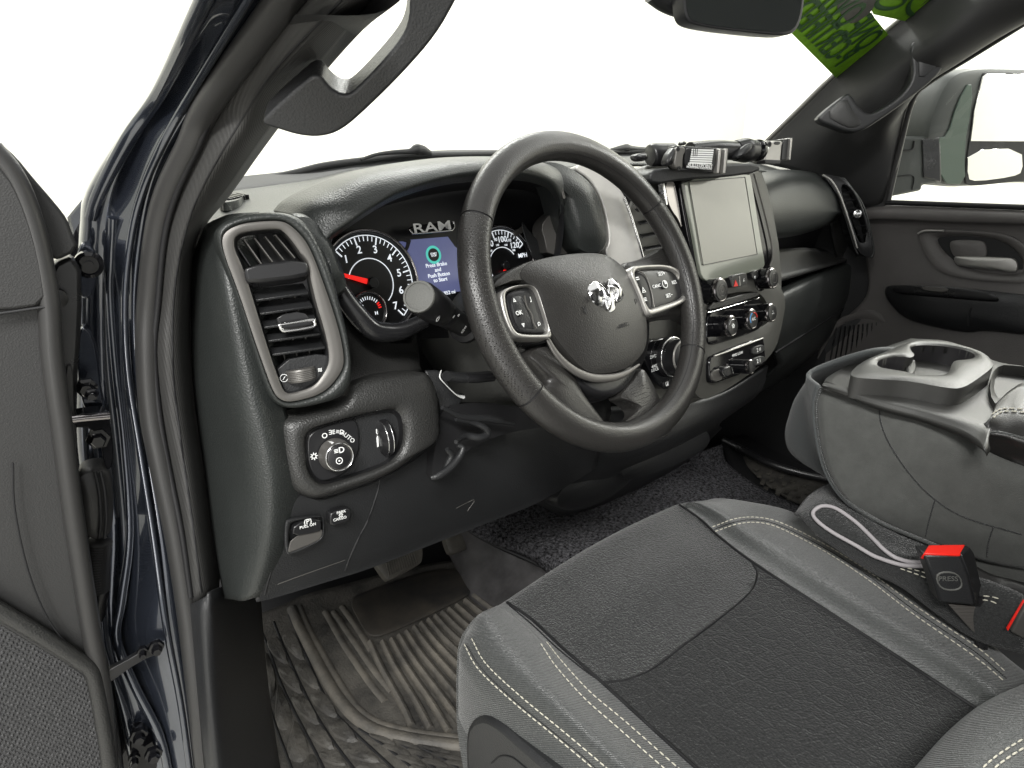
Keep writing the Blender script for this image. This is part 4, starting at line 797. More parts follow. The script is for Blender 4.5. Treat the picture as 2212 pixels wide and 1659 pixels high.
# ================================================================== STEERING COLUMN AND STALKS
cn = -WNN
col = thing('steering_column', 'grey textured steering column shroud between the wheel and the dashboard', 'steering column', -WNN * .12)
M['column'] = mat('column_plastic', (.085, .086, .080), .6, bump=('noise', 900, .0007, .8))
colp = lambda px, py, d: P(px, py, wp_(d))
pf = []
for d, s in ((-.050, .85), (-.065, 1.0), (-.12, 1.12), (-.19, 1.22), (-.27, 1.15)):
    row = []
    for a in np.linspace(0, 2 * math.pi, 40, endpoint=False):
        cx_, sy_ = math.cos(a), math.sin(a)
        rx = .074 * s * np.sign(cx_) * abs(cx_) ** .7; ry = (.058 if sy_ > 0 else .088) * s * np.sign(sy_) * abs(sy_) ** .75
        row.append(WNN * d + WE1 * rx + WE2 * ry - A([0, 0, 0]))
    pf.append(row)
patch('shroud', pf, M['column'], col, n=2, thick=0, wrap=True, smooth=60)
tube('shroud_seam', [q + (q - WNN * -.12) * .0 for q in [pf[2][k] * 1.006 for k in range(0, 40)]], .0016, M['dark'], col, closed=True, n=1, seg=6)
stk = thing('turn_signal_stalk', 'thick black turn signal stalk with grey end cap pointing left from the steering column', 'control stalk', PY(950, 670, .06))
s0, s1 = PY(1000, 704, .10), PY(905, 641, .02)
d_ = nrm(s1 - s0); Ls = np.linalg.norm(s1 - s0)
lathe('stalk_body', s0, d_, [(.001, -.02), (.010, -.02), (.0125, 0), (.0135, Ls * .3), (.0150, Ls * .45), (.0152, Ls * .52), (.0145, Ls * .53), (.0145, Ls * .56), (.0165, Ls * .58), (.0178, Ls * .72), (.0176, Ls * .94), (.015, Ls), (.001, Ls)], M['smooth'], stk, seg=40)
lathe('end_cap', s1 - d_ * .001, d_, [(.0155, -.002), (.0162, .001), (.0155, .003), (.0135, .0032), (.0132, .0022), (.010, .0030), (.0005, .0036)], M['column'], stk, seg=36)
lathe('collar', s0 - d_ * .004, d_, [(.019, -.01), (.019, 0), (.013, .003), (.001, .003)], M['dark'], stk)
sxx, syy, _ = basis(d_)
vd = nrm(CAM - (s0 + s1) / 2); vd = nrm(vd - d_ * (vd @ d_)); td = np.cross(vd, d_)
def stp(f, r_, k=0): 
    nn = nrm(vd + td * k); return s0 + d_ * Ls * f + nn * (r_ + .0002)
lettering('stalk_marks', [('≡O', stp(.80, .0178, .35), td, d_, .008), ('◢', stp(.55, .0152, -.2), td, d_, .006), ('O', stp(.45, .0152, -.5), td, d_, .005), ('≡D', stp(.2, .0145, .2), td, d_, .008)], M['white'], stk)
tl = thing('tilt_lever', 'short grey tilt lever sticking out under the steering column', 'lever', PY(1010, 815, .06))
tube('lever_arm', [PY(965, 812, .05), PY(1000, 816, .05), PY(1058, 812, .055)], [.008, .0085, .0085], M['hard'], tl, flatn=(0, 0, 1), fr=.7, seg=14)
tube('lever_tip', [PY(1008, 818, .045), PY(1030, 817, .045), PY(1062, 814, .05)], [.006, .007, .007], M['smooth'], tl, flatn=(0, 0, 1), fr=.8, seg=14)
bt_ = thing('column_boot', 'torn black flexible boot hanging in folds below the steering column', 'boot', PY(980, 880, .1))
patch('boot_skirt', [yrow([(885, 730, .26), (930, 735, .27), (1010, 740, .28), (1100, 760, .3)]), yrow([(900, 790, .20), (950, 800, .22), (1010, 840, .22), (1100, 870, .24)]), yrow([(930, 840, .13), (985, 862, .17), (1040, 885, .18), (1120, 900, .19)]), yrow([(950, 930, .10), (985, 900, .14), (1060, 900, .15), (1150, 905, .16)])], M['dark'], bt_, smooth=80)
patch('boot_flap', [yrow([(918, 800, .10), (945, 800, .095), (955, 812, .09)]), yrow([(930, 830, .09), (958, 835, .085), (985, 850, .08)]), yrow([(948, 870, .085), (975, 870, .08), (1002, 856, .078)]), yrow([(952, 940, .085), (958, 925, .08), (965, 915, .08)])], M['hard'], bt_, thick=.002, smooth=80)
tube('torn_edge', yrow([(953, 800, .086), (950, 815, .082), (962, 830, .08), (985, 852, .076), (1002, 858, .074)]), [.0005, .0009, .0005, .0009, .0026], M['white'], bt_, seg=6)
for l in ([(985, 905, 0.048), (1020, 912, 0.048), (1048, 925, 0.043), (1052, 938, 0.043), (1035, 945, 0.043), (1005, 942, 0.048), (985, 955, 0.038)], [(988, 962, 0.033), (1000, 968, 0.030), (990, 990, 0.028), (970, 1012, 0.026), (945, 1028, 0.026), (930, 1032, 0.028)], [(955, 880, 0.048), (1000, 900, 0.048), (1060, 905, 0.048), (1110, 915, 0.048)], [(965, 970, 0.048), (975, 985, 0.048), (962, 1010, 0.048)]):
    tube('boot_fold', yrow(l), [.0025, .0036, .0045, .0045, .0025], M['hard'], bt_, seg=12)
# ================================================================== TOUCHSCREEN AND CENTRE STACK CONTROLS
CN = CS[1]; CR = nrm(A([1, 0, 0]) - CN * CN[0]); CU = np.cross(CN, CR); CU = CU if CU[2] > 0 else -CU
cC = lambda l, d=0: [P(1327.2 + .1813 * x, 283.1 + .1813 * y, off(CS, d)) for x, y in l]
ts = thing('touchscreen', 'switched off touchscreen with painted pale reflection in a gloss black surround at the dash centre', 'touchscreen', CS[0])
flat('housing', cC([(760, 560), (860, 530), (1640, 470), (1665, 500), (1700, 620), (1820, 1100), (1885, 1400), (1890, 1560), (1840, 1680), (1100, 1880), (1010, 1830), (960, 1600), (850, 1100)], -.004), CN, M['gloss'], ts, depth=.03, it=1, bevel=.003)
scr = flat('screen_border', cC([(815, 560), (1610, 488), (1640, 600), (1750, 1330), (1800, 1580), (1770, 1640), (1500, 1720), (1120, 1800), (1040, 1740), (1010, 1600), (940, 1200), (860, 800)], .002), CN, M['bezelsheen'], ts, depth=.006, it=1, bevel=.001)
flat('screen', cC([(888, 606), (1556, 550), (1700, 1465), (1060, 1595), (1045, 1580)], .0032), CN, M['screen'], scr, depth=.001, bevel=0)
tube('screen_frame', cC([(888, 606), (1556, 550), (1702, 1467), (1058, 1597)], .0034), .0006, M['softw'], scr, closed=True, sm=False, seg=6)
flat('chrome_strip', cC([(575, 620), (600, 610), (640, 880), (618, 885)], -.004), CN, M['chrome'], ts, depth=.01)
flat('side_panel', cC([(600, 605), (700, 580), (740, 700), (790, 1000), (810, 1180), (760, 1050), (690, 960), (640, 850)], -.008), CN, M['darkchrome'], ts, depth=.01, it=1)
tube('side_trim', cC([(1660, 500), (1700, 640), (1800, 1020), (1870, 1330), (1885, 1500), (1850, 1610)], .001), .0016, M['silverdk'], ts, seg=8)
Dp = lambda x, y, d=0: D_([(x, y)], off(CS, d))[0]
def kn(nm, par, x, y, r, ln):
    base = Dp(x, y, 0) - CN * .004
    k = lathe(nm, base, CN, [(r * 1.12, 0), (r * 1.12, .002), (r * .98, .003)] + [(r * (.96 if i % 2 else .98), .004 + (ln - .008) * i / 10) for i in range(10)] + [(r * .9, ln)], M['gloss'], par, seg=48)
    lathe('knob_rim', base, CN, [(r * .93, ln - .004), (r * .99, ln - .003), (r * .97, ln), (r * .86, ln + .0012), (r * .80, ln + .0008)], M['darkchrome'], k, seg=48)
    lathe('knob_cap', base, CN, [(r * .81, ln), (r * .80, ln + .0020), (r * .7, ln + .0024), (.0003, ln + .0024)], M['smooth'], k, seg=40)
    return k, base + CN * (ln + .0027)
# centres are the base positions, the caps stand towards the viewer
k1, f1 = kn('volume_knob', ts, 950, 365, .0195, .024)
lettering('knob_symbol', [('⏻', f1, CR, CU, .010)], M['silverdk'], k1)
tube('cap_ring', [f1 + (CR * math.cos(a) + CU * math.sin(a)) * .009 for a in np.linspace(0, 2 * math.pi, 24, endpoint=False)], .0004, M['silverdk'], k1, closed=True, n=2, seg=6)
k2, f2 = kn('tuning_knob', ts, 1610, 215, .018, .024)
tube('cap_ring', [f2 + (CR * math.cos(a) + CU * math.sin(a)) * .008 for a in np.linspace(0, 2 * math.pi, 24, endpoint=False)], .0004, M['silverdk'], k2, closed=True, n=2, seg=6)
hb = thing('hazard_buttons', 'black buttons with a red hazard triangle between the two touchscreen knobs', 'button', Dp(1320, 230))
flat('button_block', D_([(1215, 190), (1240, 165), (1390, 130), (1420, 150), (1430, 260), (1400, 290), (1250, 325), (1225, 310)], off(CS, .008)), CN, M['smooth'], hb, depth=.014, it=1, bevel=.001)
flat('hazard_triangle', D_([(1275, 225), (1310, 300), (1255, 310)], off(CS, .0086)), CN, M['red'], hb, depth=.0003, bevel=0)
flat('divider', D_([(1318, 180), (1332, 176), (1340, 295), (1325, 300)], off(CS, .0088)), CN, M['chrome'], hb, depth=.0004, bevel=0)
lettering('button_symbol', [('∠', Dp(1380, 220, .0088), CR, CU, .009)], M['white'], hb)
flat('side_button', D_([(1480, 120), (1560, 95), (1570, 200), (1490, 225)], off(CS, .006)), CN, M['smooth'], hb, depth=.012, it=1)
lettering('button_symbol', [('▼', Dp(1520, 195, .0066), CR, CU, .006)], M['white'], hb)
cp = thing('climate_panel', 'gloss black climate control strip below the touchscreen', 'control panel', Dp(1270, 740))
flat('panel', D_([(925, 700), (980, 610), (1560, 440), (1600, 480), (1640, 560), (1630, 700), (1620, 830), (1400, 930), (1000, 1050), (930, 1040), (905, 900)], off(CS, -.001)), CN, M['gloss'], cp, depth=.012, it=1, bevel=.002)
flat('storage_lid', D_([(930, 590), (990, 500), (1540, 365), (1580, 400), (1560, 435), (960, 612)], off(CS, .002)), CN, M['softw'], cp, depth=.012, it=1, bevel=.002)
tube('chrome_line', D_([(925, 635), (1000, 620), (1570, 450)], off(CS, .001)), .0009, M['chrome'], cp, sm=False, seg=6)
k3, f3 = kn('climate_knob', cp, 1075, 812, .0175, .026)
k4, f4 = kn('climate_knob', cp, 1335, 725, .0175, .026)
k5, f5 = kn('climate_knob', cp, 1580, 645, .0165, .026)
lettering('knob_symbol', [('✿', f3, CR, CU, .010)], M['white'], k3)
lettering('knob_symbol', [('A/C', f4, CR, CU, .007)], M['white'], k4)
lettering('knob_symbol', [('∴', f5, CR, CU, .012)], M['white'], k5)
arc = lambda f_, a0, a1: [f_ + (CR * math.cos(a) + CU * math.sin(a)) * .0105 for a in np.linspace(a0, a1, 10)]
tube('cold_arc', arc(f4, 3.6, 1.9), .0008, M['blue'], k4, n=2, seg=6); tube('hot_arc', arc(f4, 1.5, .1), .0008, M['red'], k4, n=2, seg=6)
tube('fan_arc', arc(f3, 2.8, .5), .0006, M['chrome'], k3, n=2, seg=6)
lw = thing('lower_switch_bank', 'gloss black switch bank with knob and square buttons below the climate knobs', 'control panel', Dp(1300, 1280))
flat('panel', D_([(940, 1260), (975, 1180), (1590, 950), (1640, 970), (1660, 1270), (1600, 1320), (1100, 1510), (975, 1540), (950, 1480)], off(CS, .003)), CN, M['gloss'], lw, depth=.02, it=1, bevel=.002)
tube('chrome_line', D_([(1005, 1190), (1150, 1140), (1615, 965)], off(CS, .005)), .0016, M['silver'], lw, sm=False, seg=8)
for i, (x, y, s) in enumerate([(1570, 1110, '2 ≡'), (1570, 1250, '2 1')]):
    flat('square_button', D_([(x - 80, y - 30), (x + 75, y - 75), (x + 80, y + 25), (x - 78, y + 75)], off(CS, .006)), CN, M['hard'], lw, depth=.008, it=1, bevel=.001)
    lettering('button_symbol', [(s, Dp(x, y, .0066), CR, CU, .010)], M['white'], lw)
flat('socket_cover', D_([(965, 1380), (1110, 1340), (1130, 1480), (990, 1530)], off(CS, .006)), CN, M['silverdk'], lw, depth=.01, it=1, bevel=.001)
flat('rocker', D_([(1105, 1350), (1230, 1300), (1250, 1410), (1150, 1470)], off(CS, .014)), CN, M['smooth'], lw, depth=.02, it=1, bevel=.002)
tube('rocker_edge', D_([(1105, 1375), (1118, 1410), (1140, 1450)], off(CS, .015)), .0012, M['chrome'], lw); tube('rocker_edge', D_([(1218, 1325), (1232, 1370), (1245, 1410)], off(CS, .015)), .0012, M['chrome'], lw)
lettering('panel_text', [('4WD LOW', Dp(1300, 1165, .0036), CR, CU, .0065)], M['white'], lw)
k6, f6 = kn('mode_knob', lw, 1320, 1320, .0125, .026)
# rotary gear selector behind the wheel rim
gs = thing('gear_selector', 'large black rotary gear selector with a bright ring half hidden by the steering wheel rim', 'gear selector', Dp(450, 1180))
flat('selector_plate', D_([(120, 1020), (300, 960), (560, 950), (600, 1200), (560, 1500), (480, 1600), (340, 1610), (200, 1400), (110, 1200)], off(CS, -.012)), CN, M['gloss'], gs, depth=.02, it=1, bevel=.002)
gc = Dp(430, 1200, -.012)
lathe('dial', gc, CN, [(.031, 0), (.031, .008), (.027, .010), (.026, .026), (.023, .028), (.001, .028)], M['smooth'], gs, seg=48)
tube('dial_ring', [gc + CN * .009 + (CR * math.cos(a) + CU * math.sin(a)) * .0295 for a in np.linspace(0, 2 * math.pi, 40, endpoint=False)], .0014, M['chrome'], gs, closed=True, n=2, seg=8)
tube('cap_ring', [gc + CN * .027 + (CR * math.cos(a) + CU * math.sin(a)) * .0240 for a in np.linspace(0, 2 * math.pi, 40, endpoint=False)], .0018, M['silver'], gs, closed=True, n=2, seg=8)
lettering('plate_text', [('2WD', Dp(235, 1195, -.0112), CR, CU, .007), ('4WD\nLOCK', Dp(255, 1340, -.0112), CR, CU, .0065)], M['white'], gs)
flat('plate_button', D_([(355, 1510), (450, 1480), (460, 1570), (370, 1600)], off(CS, -.010)), CN, M['smooth'], gs, depth=.006, it=1)
lettering('plate_text', [('◪', Dp(408, 1540, -.009), CR, CU, .010)], M['white'], gs)
# centre vent left of the screen
cv_ = thing('air_vent', 'slim dark centre air vent between the silver trim and the touchscreen', 'air vent', P(1400, 470, CS))
CV = off(CS, -.02)
flat('duct', [P(x, y, off(CV, -.02)) for x, y in [(1340, 390), (1430, 380), (1480, 560), (1400, 600), (1370, 520)]], CN, M['dark'], cv_, depth=.01)
for i in range(6):
    x, y = 1392 + 5 * i, 420 + 28 * i
    tube('slat', [P(x - 22, y + 6, CV), P(x + 30, y - 3, CV)], .0045, M['smooth'], cv_, flatn=(0, -.5, 1), fr=.25, seg=8)
# passenger end vent
pvl = thing('air_vent', 'tall curved passenger side air vent at the far right end of the dash', 'air vent', PY(1855, 470, .16))
PVN = nrm((-.75, -.65, .05)); PV = (PY(1855, 465, .125), PVN)
pvo = c3([(1120, 945), (1160, 940), (1240, 965), (1300, 1030), (1345, 1120), (1385, 1260), (1398, 1340), (1385, 1395), (1320, 1370), (1290, 1290), (1250, 1170), (1200, 1040)], PV)
pvi = c3([(1190, 975), (1240, 985), (1290, 1050), (1330, 1140), (1365, 1260), (1375, 1330), (1350, 1345), (1315, 1300), (1280, 1180), (1240, 1070)], off(PV, -.003))
ring('frame', pvo, pvi, PVN, M['smooth'], pvl, h=.004, depth=.06, n=90)
flat('duct', c3([(1190, 975), (1290, 1050), (1365, 1260), (1350, 1345), (1280, 1180)], off(PV, -.03)), PVN, M['dark'], pvl, depth=.01)
tube('bright_edge', c3([(1125, 945), (1170, 975), (1215, 1050), (1255, 1160), (1290, 1270), (1310, 1340)], off(PV, .003)), .0024, M['silver'], pvl, seg=10)
for i in range(7):
    x, y = 1235 + 17 * i, 1030 + 46 * i
    tube('slat', c3([(x - 10, y + 10), (x + 45, y + 4)], off(PV, -.006)), .006, M['smooth'], pvl, flatn=(0, 0, 1), fr=.25, seg=8)
lathe('tab', c3([(1310, 1155)], off(PV, .002))[0], PVN, [(.009, -.004), (.009, .004), (.005, .006), (.001, .006)], M['chrome'], pvl, seg=20)
patch('end_cap', [yrow([(1806, 385, .19), (1820, 420, .17), (1835, 480, .16), (1845, 540, .17), (1850, 556, .18)]), [q for q in c3([(1125, 945), (1190, 1010), (1250, 1170), (1300, 1330), (1320, 1372)], PV)]], M['softw'], pvl, thick=.003)
patch('end_cap', [[q for q in c3([(1240, 965), (1345, 1120), (1398, 1340), (1385, 1395)], PV)], [q + A([.03, .05, 0]) for q in c3([(1250, 960), (1355, 1115), (1400, 1340), (1388, 1395)], PV)]], M['soft'], pvl, thick=.003)
# ================================================================== PHONE MOUNT on the dash top
pm = thing('phone_mount', 'black jointed phone mount arm with a flag printed plate on the dash centre', 'phone mount', PY(1570, 360, .10))
F = (PY(1500, 350, .06), nrm((-.25, -.95, .1)))
cF = lambda l, d=0: [P(1327.2 + .1813 * x, 283.1 + .1813 * y, off(F, d)) for x, y in l]
flat('clamp_plate', cF([(700, 185), (760, 172), (900, 180), (1350, 210), (1365, 240), (1330, 500), (1290, 505), (900, 475), (760, 470), (715, 440), (705, 390)], -.004), F[1], M['smooth'], pm, depth=.014, it=1, bevel=.002)
flat('clamp_jaw', cF([(740, 190), (840, 180), (850, 240), (820, 300), (815, 470), (730, 450), (712, 380), (730, 300)], .004), F[1], M['silverdk'], pm, depth=.012, it=1, bevel=.002)
for x, y in ((755, 215), (770, 445)): lathe('screw', cF([(x, y)], .0045)[0], F[1], [(.003, 0), (.003, .001), (.001, .001), (.001, 0)], M['dark'], pm, seg=14)
fp = pillow('face_plate', cF([(850, 220), (900, 190), (1150, 195), (1210, 230), (1225, 330), (1200, 430), (1150, 478), (900, 462), (845, 420), (838, 320)], .001), F[1], M['dark'], pm, h=.002, depth=.006)
st_ = []
FRx = nrm(cF([(1180, 240)])[0] - cF([(920, 215)])[0]); FU = np.cross(F[1], FRx); FU = FU if FU[2] > 0 else -FU
for i in range(7):
    y = 222 + 26 * i; a, b = cF([(922 - 4.5 * i, y), (1182 - 4 * i, y + 8)], .0036); st_.append(boxm((a + b) / 2, nrm(b - a), FU, F[1], np.linalg.norm(b - a), .0021, .0006))
multi('flag_stripes', st_, M['litw'] if 0 else M['white'], fp, smooth=0)
st_ = []
for j in range(3):
    a, b = cF([(945 + 22 * j, 212), (938 + 22 * j, 300)], .0040); st_.append(boxm((a + b) / 2, FRx, nrm(b - a), F[1], .0009, np.linalg.norm(b - a), .0006))
multi('flag_bars', st_, M['dark'], fp, smooth=0)
lettering('plate_lettering', [('BULLETPOINT', cF([(1022, 414)], .0038)[0], FRx, FU, .0072), ('MOUNTING SOLUTIONS', cF([(1012, 438)], .0038)[0], FRx, FU, .0042)], M['white'], fp)
for x in (1250, 1325): flat('clamp_rail', cF([(x, 208), (x + 28, 210), (x - 2, 505), (x - 30, 500)], .003), F[1], M['silver'], pm, depth=.008)
FB = off(F, -.06)
cB = lambda l, d=0: [P(1327.2 + .1813 * x, 283.1 + .1813 * y, off(FB, d)) for x, y in l]
tube('arm_tube', cB([(420, 290), (470, 285), (690, 285)]), [.014, .0165, .0165], M['smooth'], pm, seg=20)
tube('arm_tube', cB([(900, 250), (1200, 225), (1440, 235)]), .0145, M['smooth'], pm, seg=20)
pillow('wing_nut', cF([(240, 300), (280, 270), (400, 250), (415, 330), (340, 365), (270, 355)], -.03), F[1], M['smooth'], pm, h=.006, depth=.012)
pillow('wing_nut', cF([(690, 230), (720, 190), (730, 240), (700, 400), (640, 420), (615, 380), (650, 280)], .0), F[1], M['smooth'], pm, h=.004, depth=.012)
pillow('wing_nut', cB([(1450, 310), (1500, 220), (1590, 150), (1660, 140), (1650, 200), (1560, 290), (1480, 330)], .02), F[1], M['hard'], pm, h=.006, depth=.010)
tube('arm_joint', cB([(1440, 235), (1560, 230), (1690, 230)]), [.0155, .019, .015], M['smooth'], pm, seg=20)
lathe('ball', cB([(1700, 230)])[0], FRx, [(.001, -.017), (.010, -.014), (.0165, -.006), (.0175, 0), (.0165, .006), (.010, .014), (.001, .017)], M['gloss'], pm, seg=24)
tube('ball_stem', cB([(1720, 228), (1810, 226)]), .006, M['metal'], pm, seg=12)
pillow('arm_knob', cF([(810, 165), (820, 125), (850, 118), (862, 150), (850, 170)], -.03), F[1], M['smooth'], pm, h=.003, depth=.01)
FK = off(F, -.10)
cK = lambda l, d=0: [P(1327.2 + .1813 * x, 283.1 + .1813 * y, off(FK, d)) for x, y in l]
hb_ = thing('phone_clamp', 'grey metal clamp head by the far windscreen pillar, end of the mount arm', 'phone clamp', cK([(1900, 240)])[0])
flat('clamp_block', cK([(1810, 130), (1840, 110), (2015, 120), (2000, 180), (1980, 390), (1800, 380), (1790, 320)]), F[1], M['silver'], hb_, depth=.03, it=0, bevel=.003)
flat('clamp_core', cK([(2015, 95), (2110, 85), (2085, 340), (1990, 345)], -.004), F[1], M['smooth'], hb_, depth=.03)
flat('clamp_jaw', cK([(2105, 82), (2124, 84), (2098, 345), (2080, 342)], .001), F[1], M['silver'], hb_, depth=.03)
lathe('screw', cK([(1845, 158)], .001)[0], F[1], [(.0045, 0), (.0045, .001), (.002, .001), (.002, -.001)], M['dark'], hb_, seg=16)
flat('clamp_slot', cK([(1905, 140), (1920, 122), (1975, 126), (1980, 150), (1960, 165), (1910, 162)], .001), F[1], M['hard'], hb_, depth=.002, it=1)
flat('clamp_foot', cK([(1795, 340), (1985, 345), (1975, 392), (1800, 385)], .002), F[1], M['smooth'], hb_, depth=.02)
# clamp base under the plate
flat('dash_bracket', [P(x, y, off(F, -.02)) for x, y in [(1400, 380), (1420, 362), (1570, 355), (1640, 352), (1645, 372), (1560, 384), (1480, 388), (1410, 400)]], F[1], M['hard'], pm, depth=.06, it=1, bevel=.004)

# ================================================================== PASSENGER DOOR
DX = 1.12
pd = thing('passenger_door', 'far passenger door with charcoal inner panel and outside mirror', 'door', (DX, -.2, -.1))
xr = lambda l: [PX(*q) for q in l]
d0 = [(1840, 452, 1.13), (1905, 437, 1.125), (2050, 441, 1.12), (2300, 449, 1.12), (2700, 462, 1.12)]
d1 = [(1845, 462, 1.10), (1900, 452, 1.09), (2050, 456, 1.09), (2300, 466, 1.09), (2700, 482, 1.09)]
d2 = [(1850, 480, 1.10), (1900, 472, 1.09), (2050, 478, 1.09), (2300, 486, 1.09), (2700, 505, 1.09)]
d3 = [(1855, 490, 1.12), (1905, 482, 1.115), (2050, 487, 1.115), (2300, 497, 1.115), (2700, 518, 1.115)]
d4 = [(1870, 560, 1.125), (1930, 550, 1.12), (2050, 555, 1.12), (2300, 570, 1.12), (2700, 600, 1.12)]
d5 = [(1870, 640, 1.12), (1930, 640, 1.115), (2050, 660, 1.11), (2300, 690, 1.11), (2700, 760, 1.11)]
d6 = [(1800, 720, 1.12), (1900, 740, 1.11), (2050, 760, 1.10), (2300, 800, 1.10), (2700, 900, 1.10)]
d7 = [(1700, 900, 1.11), (1850, 950, 1.10), (2050, 980, 1.09), (2300, 1000, 1.09), (2700, 1150, 1.09)]
d8 = [(1650, 1000, 1.11), (1850, 1100, 1.10), (2050, 1180, 1.09), (2300, 1280, 1.09), (2700, 1480, 1.09)]
patch('door_panel', [xr(q) for q in (d0, d1, d2, d3, d4, d5, d6, d7, d8)], M['doortrim'], pd, n=7, thick=.01, smooth=80)
patch('kick_panel', [[A([1.15, .02, .0]), A([1.14, .3, .0]), A([1.09, .75, .0])], [A([1.15, .02, -.35]), A([1.10, .3, -.35]), A([1.08, .75, -.35])], [A([1.10, .0, -.72]), A([1.08, .3, -.72]), A([1.06, .75, -.72])]], M['dark'], pd, thick=.01)
flat('mirror_sail', [PX(x, y, 1.10) for x, y in [(1790, 500), (1800, 400), (1868, 300), (1975, 216), (1964, 235), (1919, 432), (1900, 460)]], (-1, 0, 0), M['pillar'], pd, depth=.02, bevel=.003)
tube('window_seal', xr([(1966, 212, 1.095), (1945, 320, 1.095), (1919, 434, 1.095)]), .0055, M['seal'], pd, seg=10)
tube('window_seal', xr([(1915, 437, 1.10), (2050, 442, 1.10), (2300, 451, 1.10)]), .006, M['dark'], pd, seg=10)
patch('window_glass', [xr([(1919, 440, 1.13), (2300, 452, 1.13)]), xr([(1985, 180, 1.12), (2300, -40, 1.11)])], M['glass'], pd, thick=0)
dl = lambda l, d=0: [PX(1327.2 + .4 * x, .4 * y, DX - d) for x, y in l]
ring('handle_surround', dl([(1640, 1260), (1660, 1238), (1900, 1245), (2120, 1260), (2230, 1330), (2300, 1400), (2300, 1530), (2000, 1520), (1760, 1480), (1680, 1380)], .010), dl([(1740, 1300), (1760, 1275), (1950, 1272), (2100, 1300), (2200, 1380), (2210, 1470), (2170, 1480), (1990, 1470), (1850, 1420), (1780, 1360)], .0), (-1, 0, 0), M['smooth'] if 0 else M['doortrim'], pd, h=.004, depth=.02)
flat('handle_recess', dl([(1740, 1300), (1760, 1275), (1950, 1272), (2100, 1300), (2200, 1380), (2210, 1470), (2170, 1480), (1990, 1470), (1850, 1420), (1780, 1360)], .001), (-1, 0, 0), M['dark'], pd, depth=.004, it=1)
tube('bright_trim', dl([(1640, 1262), (1680, 1246), (1780, 1246)], .016), .003, M['silver'], pd)
pillow('handle_cup', dl([(1805, 1310), (1840, 1295), (1980, 1298), (2005, 1320), (2010, 1380), (1985, 1410), (1850, 1400), (1820, 1370)], .008), (-1, 0, 0), M['doortrim'], pd, h=.004, depth=.01)
dh = pillow('door_handle', dl([(1830, 1392), (1850, 1382), (2110, 1390), (2170, 1400), (2178, 1460), (2150, 1475), (2080, 1462), (1860, 1440), (1838, 1420)], .014), (-1, 0, 0), M['silver'], pd, h=.003, depth=.01)
pillow('armrest', dl([(1455, 1545), (1500, 1535), (1800, 1545), (2060, 1570), (2300, 1600), (2320, 1700), (2300, 1820), (1990, 1780), (1900, 1800), (1700, 1760), (1560, 1720), (1480, 1640), (1450, 1590)], .03), (-1, 0, .25), M['hard'], pd, h=.012, depth=.06, rim=.012)
pillow('switch_panel', dl([(1480, 1550), (1600, 1540), (1850, 1548), (2050, 1580), (2080, 1612), (2050, 1625), (1700, 1595), (1530, 1580)], .047), (-1, 0, .6), M['smooth'], pd, h=.002, depth=.01)
flat('window_switch', dl([(1650, 1552), (1690, 1545), (1810, 1555), (1790, 1580), (1680, 1570)], .052), (-1, 0, .6), M['silverdk'], pd, depth=.006, it=1, bevel=.001)
tube('armrest_seam', dl([(1925, 1660), (1912, 1700), (1910, 1760)], .046), .0015, M['dark'], pd, seg=6)
c7 = lambda l, d=0: [PX(1327.2 + .4 * x, 530.9 + .4 * y, DX - d) for x, y in l]
ring('speaker_surround', c7([(1190, 400), (1300, 360), (1400, 340), (1480, 400), (1560, 480), (1640, 560), (1400, 640), (1100, 760), (1080, 600)], .006), c7([(1200, 450), (1290, 400), (1370, 400), (1440, 450), (1500, 530), (1380, 620), (1120, 720), (1110, 600)], .0), (-1, 0, 0), M['doortrim'], pd, h=.004, depth=.01)
flat('speaker_grille', c7([(1190, 450), (1290, 395), (1370, 395), (1440, 445), (1510, 530), (1390, 630), (1100, 740), (1090, 600)], .003), (-1, 0, 0), M['mesh'], pd, depth=.004, it=1)
for i in range(12):
    a_, b_ = c7([(1200 + 24 * i, 440 - 3 * i), (1150 + 30 * i, 700 - 14 * i)], .005); tube('grille_rib', [a_, b_], .0022, M['smooth'], pd, sm=False, seg=6)
flat('lower_pocket', c7([(1640, 480), (1700, 470), (2040, 430), (2300, 440), (2300, 700), (2000, 640), (1700, 560)], .008), (-1, 0, 0), M['doortrim'], pd, depth=.01, it=1, bevel=.003)
# outside mirror
MM = (PX(2110, 280, 1.42), nrm((-.35, -.93, 0)))
mw = lambda l, d=0: [P(1327.2 + .4 * x, .4 * y, off(MM, d)) for x, y in l]
M['mirrorhouse'] = mat('mirror_housing', (.045, .050, .046), .45, bump=('noise', 200, .0003, .3))
hs = pillow('mirror_housing', mw([(1735, 980), (1690, 840), (1700, 700), (1745, 560), (1800, 440), (1860, 385), (1960, 362), (2100, 360), (2400, 372), (2400, 1000), (2200, 985), (2000, 1005), (1800, 1015)]), MM[1], M['mirrorhouse'], pd, h=.0, depth=.10, rim=.02, rings=3)
flat('mirror_bezel', mw([(1985, 400), (2020, 385), (2400, 395), (2400, 975), (2210, 975), (2000, 1000), (1905, 1005), (1890, 960), (1925, 700)], .003), MM[1], M['dark'], hs, depth=.006, it=1, bevel=.002)
flat('mirror_glass', mw([(1990, 415), (2010, 398), (2400, 402), (2400, 765), (1925, 762), (1945, 600)], .005), nrm(MM[1] + A([.0, 0, .0])), M['mirror'], hs, depth=.003, it=0, bevel=.001)
flat('blind_spot_mirror', mw([(1912, 810), (2200, 800), (2208, 930), (2150, 955), (1960, 980), (1905, 965)], .005), nrm(MM[1] + A([0, 0, .1])), M['mirror'], hs, depth=.003, it=1, bevel=.001)
